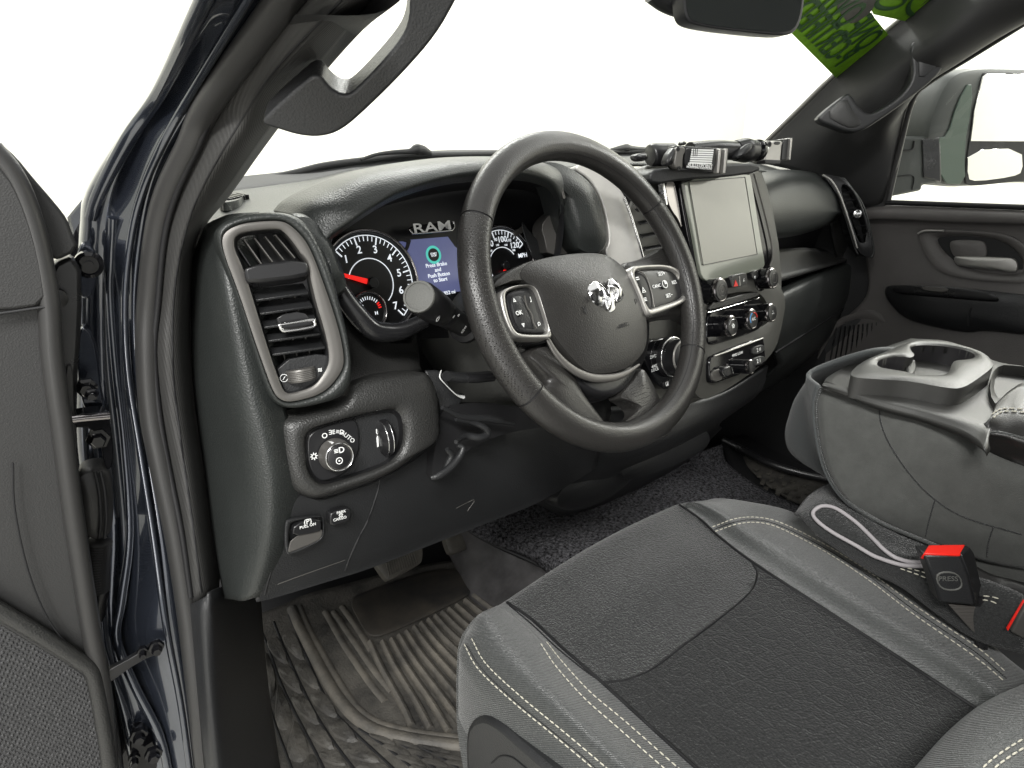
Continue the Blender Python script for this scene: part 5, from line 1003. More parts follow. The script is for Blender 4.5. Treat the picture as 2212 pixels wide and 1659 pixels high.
flat('housing_rib', mw([(1740, 745), (1800, 735), (1850, 560), (1930, 420), (1935, 560), (1890, 800), (1900, 1000), (1760, 990)], .004), MM[1], mat('greenish_housing', (.045, .075, .055), .4), hs, depth=.004, it=1, bevel=.003)
AM = (PX(1960, 340, 1.25), nrm((-.6, -.8, 0)))
aw = lambda l, d=0: [P(1327.2 + .4 * x, .4 * y, off(AM, d)) for x, y in l]
flat('mirror_arm', aw([(1480, 900), (1520, 820), (1560, 740), (1755, 735), (1750, 990), (1665, 1000), (1660, 1030), (1560, 1050), (1480, 1065)]), AM[1], M['mirrorhouse'], pd, depth=.05, bevel=.006)
tube('arm_joint', aw([(1530, 810), (1605, 808), (1620, 760)], .002), .002, M['dark'], pd, seg=6); tube('arm_joint', aw([(1510, 955), (1612, 950), (1608, 1025)], .002), .0015, M['dark'], pd, seg=6)
flat('arm_side', aw([(1660, 750), (1760, 738), (1765, 985), (1665, 960)], .004), nrm((-1, -.3, 0)), M['smooth'], pd, depth=.03, bevel=.004)
# ================================================================== CABIN FLOOR
FZ = -.68
H_ = lambda l, z=FZ: [PZ(486.6 + .36 * x, 1061.8 + .36 * y, z) for x, y in l]
floor_ = thing('cabin_floor', 'dark carpeted cabin floor and tunnel between the seats and the pedals', 'cabin floor', (.2, .3, FZ))
patch('floor_pan', [[A([-.36, .75, -.66]), A([1.1, .75, -.66])], [A([-.36, .2, -.70]), A([1.1, .2, -.70])], [A([-.36, -1.9, -.70]), A([1.1, -1.9, -.70])]], M['dark'], floor_, thick=.02)
patch('firewall', [[A([-.38, .62, -.70]), A([1.1, .62, -.70])], [A([-.38, .74, -.45]), A([1.1, .74, -.45])], [A([-.38, .62, 0]), A([1.1, .62, 0])]], M['dark'], floor_, thick=.02)
zr = lambda l: [PZ(*q) for q in l]
patch('tunnel_carpet', [zr([(1000, 1130, -.56), (1150, 1085, -.54), (1330, 1040, -.54), (1480, 990, -.54), (1560, 960, -.54)]),
                        zr([(1020, 1152, -.575), (1160, 1120, -.55), (1330, 1075, -.55), (1480, 1010, -.56), (1572, 1000, -.58)]),
                        zr([(1075, 1180, -.59), (1200, 1180, -.56), (1340, 1130, -.56), (1500, 1050, -.57), (1640, 1050, -.60)]),
                        zr([(1150, 1212, -.60), (1290, 1260, -.57), (1430, 1200, -.57), (1600, 1110, -.58), (1720, 1090, -.62)]),
                        zr([(1300, 1330, -.60), (1450, 1330, -.58), (1560, 1290, -.58), (1700, 1190, -.58), (1830, 1150, -.62)])], M['carpet'], floor_, n=7, smooth=80, thick=.01)
patch('tunnel_side', [zr([(1000, 1130, -.565), (1022, 1152, -.58), (1075, 1180, -.595), (1150, 1214, -.605), (1300, 1334, -.605)]),
                      zr([(985, 1150, -.60), (1010, 1185, -.62), (1060, 1220, -.63), (1130, 1270, -.64), (1280, 1380, -.64)]),
                      zr([(965, 1190, -.66), (990, 1240, -.675), (1010, 1290, -.68), (1060, 1340, -.685), (1200, 1450, -.685)])], mat('dusty_tunnel_trim', (.045, .043, .044), .5, bumps=[('noise', 500, .0004, .4)], vary=.5, vscale=14), floor_, n=6, smooth=80)
tube('carpet_edge', zr([(1000, 1130, -.562), (1022, 1152, -.577), (1075, 1180, -.592), (1150, 1213, -.602), (1200, 1240, -.60)]), .004, M['dark'], floor_)
patch('far_footwell', [zr([(1560, 960, -.60), (1600, 940, -.64), (1700, 930, -.66)]), zr([(1600, 1050, -.62), (1650, 1010, -.66), (1800, 1010, -.68)]), zr([(1700, 1110, -.64), (1780, 1080, -.68), (1950, 1060, -.69)])], M['dark'], floor_, n=5)
# far mat seen through the gap
fm = thing('floor_mat', 'far side dark rubber floor mat with raised studs seen under the folded centre seat', 'floor mat', PZ(1720, 1040, -.63))
patch('mat_sheet', [zr([(1600, 975, -.640), (1690, 1015, -.640), (1830, 1045, -.640)]), zr([(1618, 1010, -.642), (1690, 1045, -.642), (1800, 1080, -.642)]), zr([(1660, 1050, -.645), (1720, 1085, -.645), (1780, 1108, -.645)])], M['rubber'], fm, n=6, thick=.004)
tube('mat_lip', zr([(1560, 950, -.60), (1605, 972, -.615), (1660, 1000, -.62), (1730, 1022, -.625), (1830, 1042, -.625)]), .010, M['smooth'], fm)
parts = []
for i in range(6):
    for j in range(4):
        c = PZ(1640 + 26 * i + 6 * j - 4, 1012 + 9 * i + 15 * j, -.637); v_, f_ = boxm(c, nrm([1, .3, 0]), nrm([-.3, 1, 0]), Z_, .020, .010, .005); parts.append((v_, f_))
multi('mat_studs', parts, M['grime'], fm)
# driver mat
dm_ = thing('floor_mat', 'dirty ribbed rubber floor mat below the pedals on the driver side', 'floor mat', PZ(850, 1450, FZ))
mrows = [H_([(190, 740), (340, 680), (490, 615), (700, 560), (1000, 480), (1300, 420), (1500, 400)], -.672),
         H_([(205, 900), (400, 840), (600, 780), (800, 740), (1100, 640), (1400, 560), (1620, 520)], -.678),
         H_([(215, 1150), (420, 1120), (640, 1060), (900, 1000), (1150, 900), (1450, 820), (1750, 760)], -.68),
         H_([(240, 1400), (450, 1380), (680, 1330), (950, 1280), (1250, 1180), (1550, 1100), (1850, 1040)], -.68),
         H_([(280, 1700), (500, 1700), (750, 1680), (1000, 1620), (1350, 1550), (1650, 1450), (1950, 1400)], -.68),
         H_([(300, 2000), (520, 2000), (800, 2000), (1050, 1960), (1400, 1900), (1750, 1800), (2100, 1750)], -.68)]
ms = patch('mat_sheet', mrows, M['rubber'], dm_, n=7, thick=.004, smooth=80)
bm_ = bvh(ms)
H2 = lambda x, y: (486.6 + .36 * x, 1061.8 + .36 * y)
def rib(pts, r, fr=1.0, n=10):
    pp = [hit(bm_, *H2(*q[:2]), 0) for q in catmull([A([a, b, 0]) for a, b in pts], n)]
    pp = [q[0] for q in pp if q is not None]
    return tube('', pp, r, None, sm=False, seg=8, ret=True, flatn=(0, 0, 1), fr=fr)
parts = []
S0 = [(870, 910), (945, 910), (1000, 895), (1045, 870), (1090, 848), (1135, 822), (1178, 798), (1220, 776), (1262, 754), (1303, 732), (1345, 712), (1390, 690), (1440, 658), (1490, 630)]
for k, (x, y) in enumerate(S0):
    bx, by = x + 110 + 9 * k, y + 230 - 6 * k; ex, ey = 1120 + 112 * k, 1412 + 22 * k - 2.0 * k * k
    parts.append(rib([(x, y), (x + (bx - x) * .5, y + (by - y) * .55), (bx, by), ((bx + ex) / 2 + 6, (by + ey) / 2), (ex, ey)], .0062, 1.4))
for l in ([(650, 720), (760, 880), (900, 1080), (1000, 1200)], [(600, 720), (720, 930), (870, 1150), (960, 1260)], [(700, 690), (800, 830), (880, 960)]):
    parts.append(rib(l, .006, .6))
multi('mat_ribs', parts, M['rubberdust'], dm_)
multi('mat_ridge', [rib([(400, 700), (450, 820), (540, 1000), (640, 1180), (720, 1290), (800, 1370), (900, 1430), (1040, 1470), (1250, 1505), (1500, 1530), (1750, 1540)], .010, .8),
                    rib([(445, 690), (500, 820), (600, 1000), (690, 1150), (770, 1270), (850, 1345), (930, 1390), (1060, 1425), (1260, 1460), (1500, 1480)], .006, .6)], M['rubberdust'], dm_)
multi('mat_grooves', [rib(l, .0022, .5) for l in ([(210, 820), (260, 940), (330, 1140), (420, 1330), (520, 1520), (620, 1720)], [(290, 780), (350, 930), (440, 1130), (540, 1330), (650, 1500), (800, 1700)], [(380, 740), (450, 900), (540, 1110), (640, 1300), (760, 1430), (900, 1560), (1050, 1700)],
                                                [(225, 1150), (300, 1400), (360, 1560), (420, 1720)], [(800, 1420), (950, 1520), (1100, 1640), (1200, 1740)], [(930, 1450), (1100, 1540), (1260, 1660)], [(1080, 1490), (1250, 1570), (1400, 1660)])], M['dark'], dm_)
parts = []
def lane(a, b, n_):
    for k in range(n_):
        t = (k + .5) / n_; pa = A(a(t)); pb = A(b(t)); pa2 = A(a(min(t + .92 / n_, 1))); pb2 = A(b(min(t + .92 / n_, 1)))
        q = [pa * .93 + pb * .07, pa * .5 + pb * .5, pa * .08 + pb * .92, pb2 * .93 + pa2 * .07, (pb2 * .5 + pa2 * .5) * 1.0, pa2 * .45 + pa * .55 + (pb - pa) * .05]
        hp = [hit(bm_, *H2(*x_), .0) for x_ in q]
        if any(h is None for h in hp): continue
        pts = [h[0] for h in hp]; c = sum(pts) / len(pts)
        pts = chaikin(pts, 1); v = [p + A([0, 0, 0]) for p in pts] + [c + (p - c) * .86 + A([0, 0, .0034]) for p in pts] + [c + A([0, 0, .0040])]
        m = len(pts); f = grid_faces(2, m, True) + [(m + j, m + (j + 1) % m, 2 * m) for j in range(m)]
        parts.append((v, f))
def pl(*p): 
    P_ = A(p, float); s = np.linspace(0, 1, len(p)); return lambda t: (np.interp(t, s, P_[:, 0]), np.interp(t, s, P_[:, 1]))
l1, l2, l3, l4, l5 = pl((205, 820), (330, 1140), (520, 1520), (620, 1720)), pl((290, 780), (440, 1130), (650, 1500), (800, 1700)), pl((380, 740), (540, 1110), (760, 1430), (1050, 1700)), pl((410, 720), (600, 1110), (800, 1400), (1080, 1640)), pl((215, 1100), (300, 1400), (420, 1720), (450, 1800))
lane(l1, l2, 6); lane(l2, l3, 6); lane(l5, l1, 5)
lane(pl((800, 1420), (1200, 1740)), pl((930, 1450), (1380, 1760)), 5); lane(pl((930, 1450), (1380, 1760)), pl((1080, 1490), (1500, 1740)), 5); lane(pl((1080, 1490), (1500, 1740)), pl((1280, 1530), (1700, 1740)), 5)
multi('mat_lozenges', parts, M['rubber'], dm_)
pillow('heel_pad', H_([(735, 640), (900, 575), (1100, 505), (1300, 455), (1430, 470), (1500, 590), (1380, 660), (1200, 745), (1030, 825), (870, 880), (800, 770)], -.672), Z_, mat('worn_heel_pad', (.016, .016, .017), .5, vary=1, vscale=9, col2=(.060, .052, .042), bump=('noise', 300, .0006, .5)), dm_, h=.001, depth=.004)
# pedals
PY2 = lambda x, y, v: PY(486.6 + .36 * x, 1061.8 + .36 * y, v)
bp_ = thing('brake_pedal', 'wide worn brake pedal with fine vertical ribs hanging below the knee panel', 'pedal', PY2(1030, 420, .40))
BPN = nrm((-.1, -.75, .65)); BP = (PY2(1030, 420, .40), BPN)
bq = lambda l, d=0: [P(486.6 + .36 * x, 1061.8 + .36 * y, off(BP, d)) for x, y in l]
pillow('pad', bq([(865, 380), (930, 330), (1100, 290), (1160, 285), (1185, 320), (1190, 400), (1170, 440), (990, 535), (965, 530)]), BPN, M['grime'], bp_, h=.002, depth=.02, rim=.004)
parts = []
for i in range(13):
    a_ = bq([(950 + 14 * i, 360 - 3 * i)], .0025)[0]; b_ = bq([(985 + 14 * i, 505 - 6 * i)], .0025)[0]
    parts.append(tube('', [a_, b_], .0013, None, sm=False, seg=6, ret=True))
multi('pad_ribs', parts, M['grime'], bp_)
tube('pedal_arm', bq([(1100, 300), (1080, 200), (1080, 50)], -.03), .010, M['dark'], bp_)
ap_ = thing('accelerator_pedal', 'narrow worn accelerator pedal right of the brake pedal', 'pedal', PY2(1390, 270, .42))
AP = (PY2(1390, 270, .42), BPN)
aq = lambda l, d=0: [P(486.6 + .36 * x, 1061.8 + .36 * y, off(AP, d)) for x, y in l]
pillow('pad', aq([(1290, 185), (1300, 160), (1410, 130), (1440, 230), (1462, 320), (1455, 345), (1360, 382), (1335, 340)]), BPN, M['grime'], ap_, h=.002, depth=.02, rim=.004)
tube('pedal_arm', aq([(1380, 150), (1370, 0)], -.03), .009, M['dark'], ap_)

# ================================================================== DRIVER SEAT
seat = thing('driver_seat', 'dark cloth driver seat with light grey stitched bolsters', 'seat', (0, -.2, -.68))
SC = {'c2': [(1008, 1368), (1000, 1400), (1036, 1455), (1110, 1525), (1196, 1595), (1272, 1659), (1400, 1790), (1550, 1950)],
      'c3': [(1040, 1330), (1070, 1375), (1115, 1430), (1185, 1505), (1270, 1590), (1355, 1670), (1500, 1830), (1660, 2000)],
      'c4': [(1078, 1311), (1128, 1350), (1175, 1400), (1235, 1478), (1325, 1565), (1436, 1662), (1600, 1820), (1780, 2000)],
      'c4b': [(1096, 1302), (1150, 1340), (1215, 1400), (1300, 1474), (1405, 1570), (1510, 1665), (1690, 1820), (1880, 2000)],
      'c8': [(1468, 1091), (1510, 1120), (1560, 1165), (1632, 1219), (1790, 1322), (1984, 1449), (2130, 1545), (2230, 1612)],
      'c9': [(1500, 1085), (1560, 1112), (1620, 1150), (1710, 1200), (1850, 1290), (2030, 1400), (2160, 1500), (2262, 1580)],
      'c10': [(1532, 1081), (1600, 1105), (1670, 1127), (1760, 1165), (1905, 1255), (2070, 1372), (2190, 1465), (2300, 1545)],
      'c11': [(1556, 1078), (1625, 1085), (1710, 1105), (1800, 1152), (1935, 1232), (2095, 1352), (2200, 1440), (2312, 1515)]}
ZC = {'c2': -.388, 'c3': -.360, 'c4': -.372, 'c4b': -.386, 'c8': -.380, 'c9': -.362, 'c10': -.364, 'c11': -.374}
ks = ['c2', 'c3', 'c4', 'c4b', 'c8', 'c9', 'c10', 'c11']
rows = []
for r in range(8):
    d = {k: PZ(*SC[k][r], ZC[k]) for k in ks}
    a, b = d['c4b'], d['c8']; up = A([0, 0, .012])
    mids = [a + (b - a) * t + up * math.sin(math.pi * t) * (1 if r < 3 else .2) for t in (.25, .5, .75)]
    row = [d['c2'] + A([-.008, .0, -.10]), d['c2'] + A([-.006, 0, -.03]), d['c2'], d['c3'], d['c4'], d['c4b']] + mids + [d['c8'], d['c9'], d['c10'], d['c11'], d['c11'] + A([.010, .0, -.03]), d['c11'] + A([.012, .0, -.12])]
    rows.append(row)
fr0 = [q + A([0, .012, -.018]) for q in rows[0]]; fr1 = [q + A([0, .010, -.07]) for q in rows[0]]; fr2 = [q + A([0, -.01, -.16]) for q in rows[0]]
sr = [fr2, fr1, fr0] + rows
cush = patch('cushion', sr, [M['vinyl'], M['fabric'], M['fabricd']], seat, n=10, thick=0, smooth=180)
# material by pattern piece
nc = (len(rows[0]) - 1) * 10 + 1
padpoly = [(1082, 1306), (1168, 1392), (1210, 1420), (1292, 1469), (1364, 1465), (1412, 1443), (1476, 1395), (1556, 1335), (1620, 1279), (1636, 1240), (1624, 1214), (1552, 1163), (1468, 1085), (1400, 1110), (1200, 1220)]
def inpoly(x, y, poly):
    c = False; j = len(poly) - 1
    for i in range(len(poly)):
        xi, yi = poly[i]; xj, yj = poly[j]
        if (yi > y) != (yj > y) and x < (xj - xi) * (y - yi) / (yj - yi) + xi: c = not c
        j = i
    return c
for i, p in enumerate(cush.data.polygons):
    j = i % (nc - 1); r = i // (nc - 1)
    if 50 <= j < 90:
        q = A(p.center) + WL[cush.name]; v = Mc @ (q - CAM); px, py = v[0] / v[2] * FPX + CX, v[1] / v[2] * FPX + CY
        p.material_index = 1 if (r < 30 or inpoly(px, py, padpoly)) else 2
    else: p.material_index = 0
bs = bvh(cush)
seam('insert_seam', bs, [[(1100, 1308), (1150, 1350), (1215, 1410), (1292, 1468), (1330, 1472), (1364, 1465), (1412, 1443), (1476, 1395), (1556, 1335), (1620, 1279), (1635, 1240), (1622, 1212)]], M['dark'], seat, r=.0012)
seam('bolster_seam', bs, [SC['c4b'][:6], SC['c8'][:8]], M['dark'], seat, r=.0022, lift=.0)
seam('stitch_groove', bs, [[(x + 8, y - 6) for x, y in SC['c2'][1:]], [(1542, 1144), (1591, 1127), (1642, 1124), (1695, 1140), (1790, 1189), (1884, 1250), (1980, 1322), (2106, 1408), (2174, 1466)]], M['fabricd'], seat, r=.0008, lift=0)
s2 = [(1004, 1392), (1036, 1447), (1110, 1516), (1196, 1586), (1275, 1652), (1330, 1700)]
stitches('stitching', bs, [s2, [(x + 16, y - 12) for x, y in s2], [(1168, 1392), (1200, 1440), (1260, 1508), (1330, 1570), (1436, 1663), (1480, 1700)], [(1180, 1388), (1215, 1432), (1275, 1497), (1350, 1560), (1452, 1650), (1500, 1690)],
                           [(1539, 1139), (1590, 1121), (1642, 1119), (1696, 1134), (1792, 1183), (1888, 1244), (1984, 1315), (2112, 1401), (2179, 1459)], [(1545, 1149), (1592, 1133), (1642, 1130), (1694, 1146), (1788, 1196), (1880, 1257), (1976, 1330), (2100, 1416), (2168, 1472)]], M['thread'], seat)
# plastic side valance with recliner recess
xs = PZ(1196, 1595, -.388)[0] - .012
flat('side_valance', [PX(x, y, xs - .004) for x, y in [(1004, 1620), (1006, 1575), (1020, 1555), (1044, 1549), (1076, 1568), (1120, 1607), (1176, 1655), (1260, 1730), (1300, 1850), (1012, 1850)]], (-1, 0, 0), M['hard'], seat, depth=.02, it=1, bevel=.006)
tube('valance_line', [PX(x, y, xs - .0045) for x, y in [(1062, 1648), (1080, 1634), (1105, 1636), (1130, 1655), (1150, 1672)]], .0009, M['dark'], seat)
box('seat_base', (0, -.25, -.60), (.40, .40, .16), M['dark'], seat, bevel=.01)
box('backrest', (.02, -.66, -.02), (.42, .10, .56), M['fabric'], seat, bevel=.03)
# backrest lower corner
bkr = [[PZ(*q) for q in r] for r in (
    [(1930, 1720, -.34), (1985, 1650, -.34), (2060, 1568, -.34), (2130, 1515, -.335), (2212, 1478, -.33), (2330, 1440, -.325)],
    [(1960, 1760, -.31), (2015, 1680, -.31), (2085, 1590, -.31), (2150, 1540, -.305), (2225, 1500, -.30), (2340, 1460, -.295)],
    [(2040, 1800, -.285), (2090, 1710, -.285), (2150, 1640, -.285), (2212, 1600, -.28), (2280, 1560, -.275), (2400, 1530, -.27)],
    [(2140, 1840, -.27), (2200, 1760, -.27), (2260, 1700, -.27), (2330, 1650, -.265), (2400, 1620, -.26), (2500, 1600, -.255)])]
brs = patch('backrest_bolster', [[q + A([.0, .01, -.05]) for q in bkr[0]]] + bkr, M['vinyl'], seat, n=8, thick=.01, smooth=80)
bb = bvh(brs)
stitches('backrest_stitching', bb, [[(2105, 1680), (2150, 1638), (2212, 1598), (2280, 1560)], [(2118, 1690), (2163, 1650), (2222, 1612), (2290, 1575)]], M['thread'], seat)

# ================================================================== CENTRE SEAT folded as a console
C7 = lambda x, y: (1327.2 + .4 * x, 530.9 + .4 * y)
c8 = lambda x, y: (1504.2 + .32 * x, 1061.8 + .32 * y)
cs = thing('centre_seat', 'grey cloth centre seat folded down into a console with moulded cup holder tray', 'seat', (.42, -.3, -.3))
def cx7(l, xv): return [PX(*C7(x, y), xv) for x, y in l]
edge = [(1120, 762), (1096, 850), (1105, 1000), (1150, 1200), (1250, 1360), (1420, 1480), (1700, 1600), (1900, 1680)]
M['ccloth'] = mat('console_cloth', (.064, .066, .062), .8, bumps=[('noise', 900, .0008, .8)], sheen=.2, vary=.12, vscale=60)
side = patch('side_panel', [cx7([(1120, 762), (1400, 850), (1650, 915), (1850, 985), (1990, 1095), (2212, 1190), (2500, 1260)], .262),
                            cx7([(1100, 830), (1390, 930), (1640, 1000), (1840, 1080), (1980, 1180), (2200, 1270), (2490, 1340)], .252),
                            cx7([(1105, 1000), (1380, 1080), (1640, 1150), (1840, 1230), (1980, 1320), (2190, 1400), (2470, 1460)], .249),
                            cx7([(1150, 1200), (1400, 1260), (1640, 1320), (1840, 1390), (1980, 1450), (2180, 1510), (2450, 1560)], .25),
                            cx7([(1250, 1365), (1440, 1420), (1650, 1470), (1840, 1520), (1980, 1570), (2180, 1620), (2450, 1680)], .252),
                            cx7([(1420, 1485), (1560, 1540), (1700, 1600), (1840, 1650), (1980, 1700), (2180, 1740), (2450, 1780)], .262)], M['ccloth'], cs, n=7, thick=.02, smooth=80)
bsd = bvh(side)
fw = lambda l, xo: [PX(*C7(x, y), xo) for x, y in l]
patch('front_panel', [fw(edge[:6], .255), [q + A([.05, .035, 0]) for q in fw(edge[:6], .255)], fw([(1410, 572), (1050, 800), (965, 940), (945, 1040), (985, 1115), (1160, 1215)], .36), [q + A([.12, -.02, -.02]) for q in fw([(1410, 575), (1050, 800), (965, 940), (945, 1040), (985, 1115), (1160, 1215)], .36)]], mat('console_front_cloth', (.050, .055, .056), .75, bumps=[('noise', 900, .0008, .8)], sheen=.2), cs, n=7, smooth=80)
tube('piping', [q + A([-.002, 0, 0]) for q in fw(edge, .256)], .0026, M['vinyl'], cs, seg=10)
stitches('stitching', bsd, [[C7(*q) for q in [(1125, 775), (1260, 815), (1400, 858), (1650, 925), (1840, 990), (1900, 1020)]]], M['vinyl'], cs, L=.004, gap=.003)
seam('panel_seam', bsd, [[C7(*q) for q in [(1430, 870), (1440, 960), (1490, 1080), (1600, 1240), (1730, 1370), (1900, 1470), (2200, 1560)]], [C7(*q) for q in [(1730, 1375), (1700, 1480), (1680, 1570)]], [C7(*q) for q in [(2045, 1520), (2020, 1600), (2010, 1680)]]], M['fabric'], cs, r=.0010)
M['tray'] = mat('tray_plastic', (.034, .034, .032), .42, bump=('grain', 800, .0003, .5), vary=.12, vscale=8)
tz = lambda l, z: [PZ(*C7(x, y), z) for x, y in l]
tray = patch('tray_base', [tz([(1118, 765), (1400, 855), (1650, 920), (1850, 985), (1950, 1040), (1996, 1095)], -.132),
                    tz([(1130, 740), (1410, 815), (1660, 875), (1870, 930), (1985, 970), (2025, 1010)], -.126),
                    tz([(1180, 690), (1450, 750), (1700, 800), (1900, 850), (2030, 885), (2080, 910)], -.128),
                    tz([(1420, 565), (1640, 600), (1900, 700), (2050, 780), (2212, 830), (2350, 880)], -.130),
                    tz([(1600, 500), (1820, 520), (2050, 620), (2212, 650), (2350, 680), (2500, 720)], -.14)], M['tray'], cs, n=7, smooth=80, thick=.01)
box('seat_block', (.45, -.42, -.27), (.36, .34, .22), M['ccloth'], cs, bevel=.02)
box('lid_block', (.40, -.62, -.17), (.40, .30, .10), M['leath2'], cs, bevel=.02)
# raised cup holder block with real wells
CT = ((0, 0, -.105), (0, 0, 1))
tp = lambda l, d=0: [P(*C7(x, y), off(CT, d)) for x, y in l]
blk = [(1268, 690), (1330, 630), (1430, 585), (1590, 520), (1640, 508), (1780, 515), (1880, 540), (2000, 580), (2040, 620), (2052, 650), (1960, 720), (1880, 770), (1800, 770), (1600, 730), (1400, 720), (1290, 710)]
well = [(1415, 640), (1430, 615), (1500, 600), (1560, 600), (1600, 605), (1625, 590), (1600, 565), (1595, 550), (1640, 535), (1760, 540), (1880, 560), (1945, 585), (1950, 605), (1900, 615), (1840, 618), (1820, 640), (1810, 680), (1780, 700), (1700, 706), (1640, 700), (1580, 680), (1480, 665), (1430, 655)]
ring('cup_holder_top', tp(blk), tp(well), Z_, M['tray'], cs, h=.003, depth=.028, n=140, k_=5, it=2)
wl_ = resample(chaikin(tp(well), 2), 90); cen = np.mean(A(wl_), 0)
v = []; loops_ = [(1.0, 0.0), (1, -.01), (.97, -.05), (.95, -.065), (.5, -.066), (.001, -.066)]
for s, z in loops_: v += [cen + (q - cen) * s + Z_ * z for q in wl_]
finish('cup_wells', v, grid_faces(len(loops_), 90, True), mat('cup_well_plastic', (.030, .029, .031), .3), cs, 60)
c_l = tp([(1500, 632)], -.03)[0]
flat('well_divider', tp([(1570, 640), (1625, 600), (1632, 670), (1590, 700)], -.012), Z_, M['tray'], cs, depth=.05, it=1, bevel=.002)
# bin behind the cup holder
ring('bin_rim', tp([(2040, 640), (2212, 650), (2420, 680), (2420, 900), (2212, 900), (2020, 860)], -.016), tp([(2060, 680), (2212, 690), (2380, 710), (2300, 820), (2180, 830), (2050, 830)], -.03), Z_, M['tray'], cs, h=.002, depth=.03)
flat('bin_floor', tp([(2040, 650), (2400, 680), (2400, 860), (2030, 860)], -.07), Z_, M['hard'], cs, depth=.004)
# leather armrest lid
am = patch('armrest_lid', [[P(*C7(x, y), ((0, 0, z), (0, 0, 1))) for x, y, z in r] for r in (
    [(2040, 1135, -.165), (2120, 1160, -.165), (2212, 1195, -.165), (2500, 1260, -.165)],
    [(1998, 1085, -.155), (2100, 1115, -.155), (2212, 1150, -.155), (2480, 1230, -.155)],
    [(1988, 1035, -.140), (2090, 1050, -.138), (2212, 1085, -.138), (2480, 1150, -.138)],
    [(2000, 1010, -.132), (2100, 1010, -.128), (2212, 1030, -.128), (2480, 1100, -.128)],
    [(2030, 930, -.118), (2120, 895, -.115), (2212, 900, -.113), (2480, 950, -.113)],
    [(2060, 850, -.115), (2150, 770, -.11), (2240, 740, -.108), (2480, 800, -.108)])], M['leath2'], cs, n=7, thick=.012, smooth=80)
ba = bvh(am)
stitches('lid_stitching', ba, [[C7(*q) for q in [(2040, 912), (2075, 890), (2120, 880), (2212, 885), (2260, 890)]], [C7(*q) for q in [(2045, 930), (2080, 905), (2125, 896), (2212, 902), (2260, 908)]]], M['thread'], cs)
seam('lid_piping', ba, [[C7(*q) for q in [(1994, 1045), (2010, 1015), (2060, 1005), (2120, 1015), (2212, 1040), (2260, 1055)]]], M['vinyl'], cs, r=.0016)
# lower centre cushion between the seats
lc = patch('lower_cushion', [[PX(*c8(x, y), xv) for x, y, xv in r] for r in (
    [(660, 150, .25), (760, 20, .30), (900, -60, .33), (1000, -60, .34), (1100, -20, .34)],
    [(690, 150, .235), (850, 60, .26), (1000, 60, .27), (1250, 200, .27), (1500, 310, .27)],
    [(720, 190, .225), (950, 180, .235), (1200, 300, .235), (1500, 420, .235), (1800, 520, .24)],
    [(800, 280, .218), (1000, 300, .22), (1300, 420, .215), (1600, 520, .215), (2212, 700, .215)],
    [(900, 360, .222), (1100, 430, .215), (1400, 600, .205), (1700, 750, .20), (2212, 850, .20)],
    [(1200, 560, .225), (1400, 660, .215), (1650, 850, .205), (1900, 1010, .20), (2212, 1100, .20)])], M['fabric'], cs, n=7, smooth=80)
bl_ = bvh(lc)
stitches('cushion_stitching', bl_, [[c8(*q) for q in [(1380, 505), (1480, 530), (1580, 560)]], [c8(*q) for q in [(1380, 520), (1480, 555), (1580, 595)]], [c8(*q) for q in [(1940, 705), (2000, 712), (2060, 730)]], [c8(*q) for q in [(1930, 730), (1990, 740), (2045, 765)]]], M['thread'], cs)
stitches('side_stitching', bsd, [[c8(*q) for q in [(1890, 480), (2000, 520), (2120, 560), (2250, 605)]], [c8(*q) for q in [(1890, 505), (2000, 545), (2120, 585), (2250, 625)]]], M['thread'], cs)
patch('rear_leather', [[PX(*c8(x, y), xv) for x, y, xv in r] for r in ([(1880, 500, .235), (2000, 560, .235), (2120, 590, .235), (2300, 640, .235)], [(1900, 680, .215), (2060, 700, .22), (2140, 650, .225), (2300, 700, .22)], [(1950, 1000, .21), (2010, 950, .215), (2070, 930, .21), (2300, 950, .21)])], M['leath2'], cs, n=6, smooth=80)
# cord loop lying on the centre cushion
M['cord'] = mat('pale_cord', (.34, .32, .33), .8, bump=('noise', 1500, .0008, .8))
cl = [(1590, 490), (1450, 480), (1330, 440), (1200, 340), (1100, 240), (1000, 160), (920, 115), (850, 110), (800, 140), (800, 180), (860, 235), (950, 290), (1080, 360), (1200, 430), (1330, 480), (1440, 505), (1560, 510)]
pth = []
for q in catmull([A([a, b, 0]) for a, b in cl], 8):
    h_ = hit(bl_, *c8(q[0], q[1]), .003)
    if h_ is not None: pth.append(h_[0])
cord = tube('strap_loop', [pth[i] for i in range(0, len(pth), 4)], .0026, M['cord'], None, n=4, seg=8)
tag(cord, 'pale braided pull loop lying beside the driver seat next to the red buckle', 'strap')
# seat belt buckles
BK = (PX(2040, 1230, .172), nrm((-.75, -.62, .15)))
bkp = lambda l, d=0: [P(*c8(x, y), off(BK, d)) for x, y in l]
bu = thing('seat_belt_buckle', 'dark grey seat belt buckle with bright red release button beside the centre seat', 'seat belt buckle', BK[0])
flat('buckle_body', bkp([(1532, 425), (1790, 428), (1840, 560), (1892, 775), (1660, 755), (1640, 740), (1600, 600)]), BK[1], M['hard'], bu, depth=.026, it=0, bevel=.003)
flat('buckle_side', [*bkp([(1790, 428)], .001), *bkp([(1850, 378)], -.012), *bkp([(1880, 420), (1945, 720), (1930, 760)], -.015), *bkp([(1892, 775)], .001), *bkp([(1840, 560)], .001)], nrm((-.5, -.8, .1)), M['smooth'], bu, depth=.01, bevel=.002)
flat('release_button', [*bkp([(1536, 418)], .001), *bkp([(1570, 360), (1820, 356)], -.018), *bkp([(1785, 430)], .001)], nrm(np.cross(BK[1], np.cross(Z_, BK[1])) * .3 + Z_ * .6 + BK[1] * .5), M['red'], bu, depth=.012, bevel=.0015)
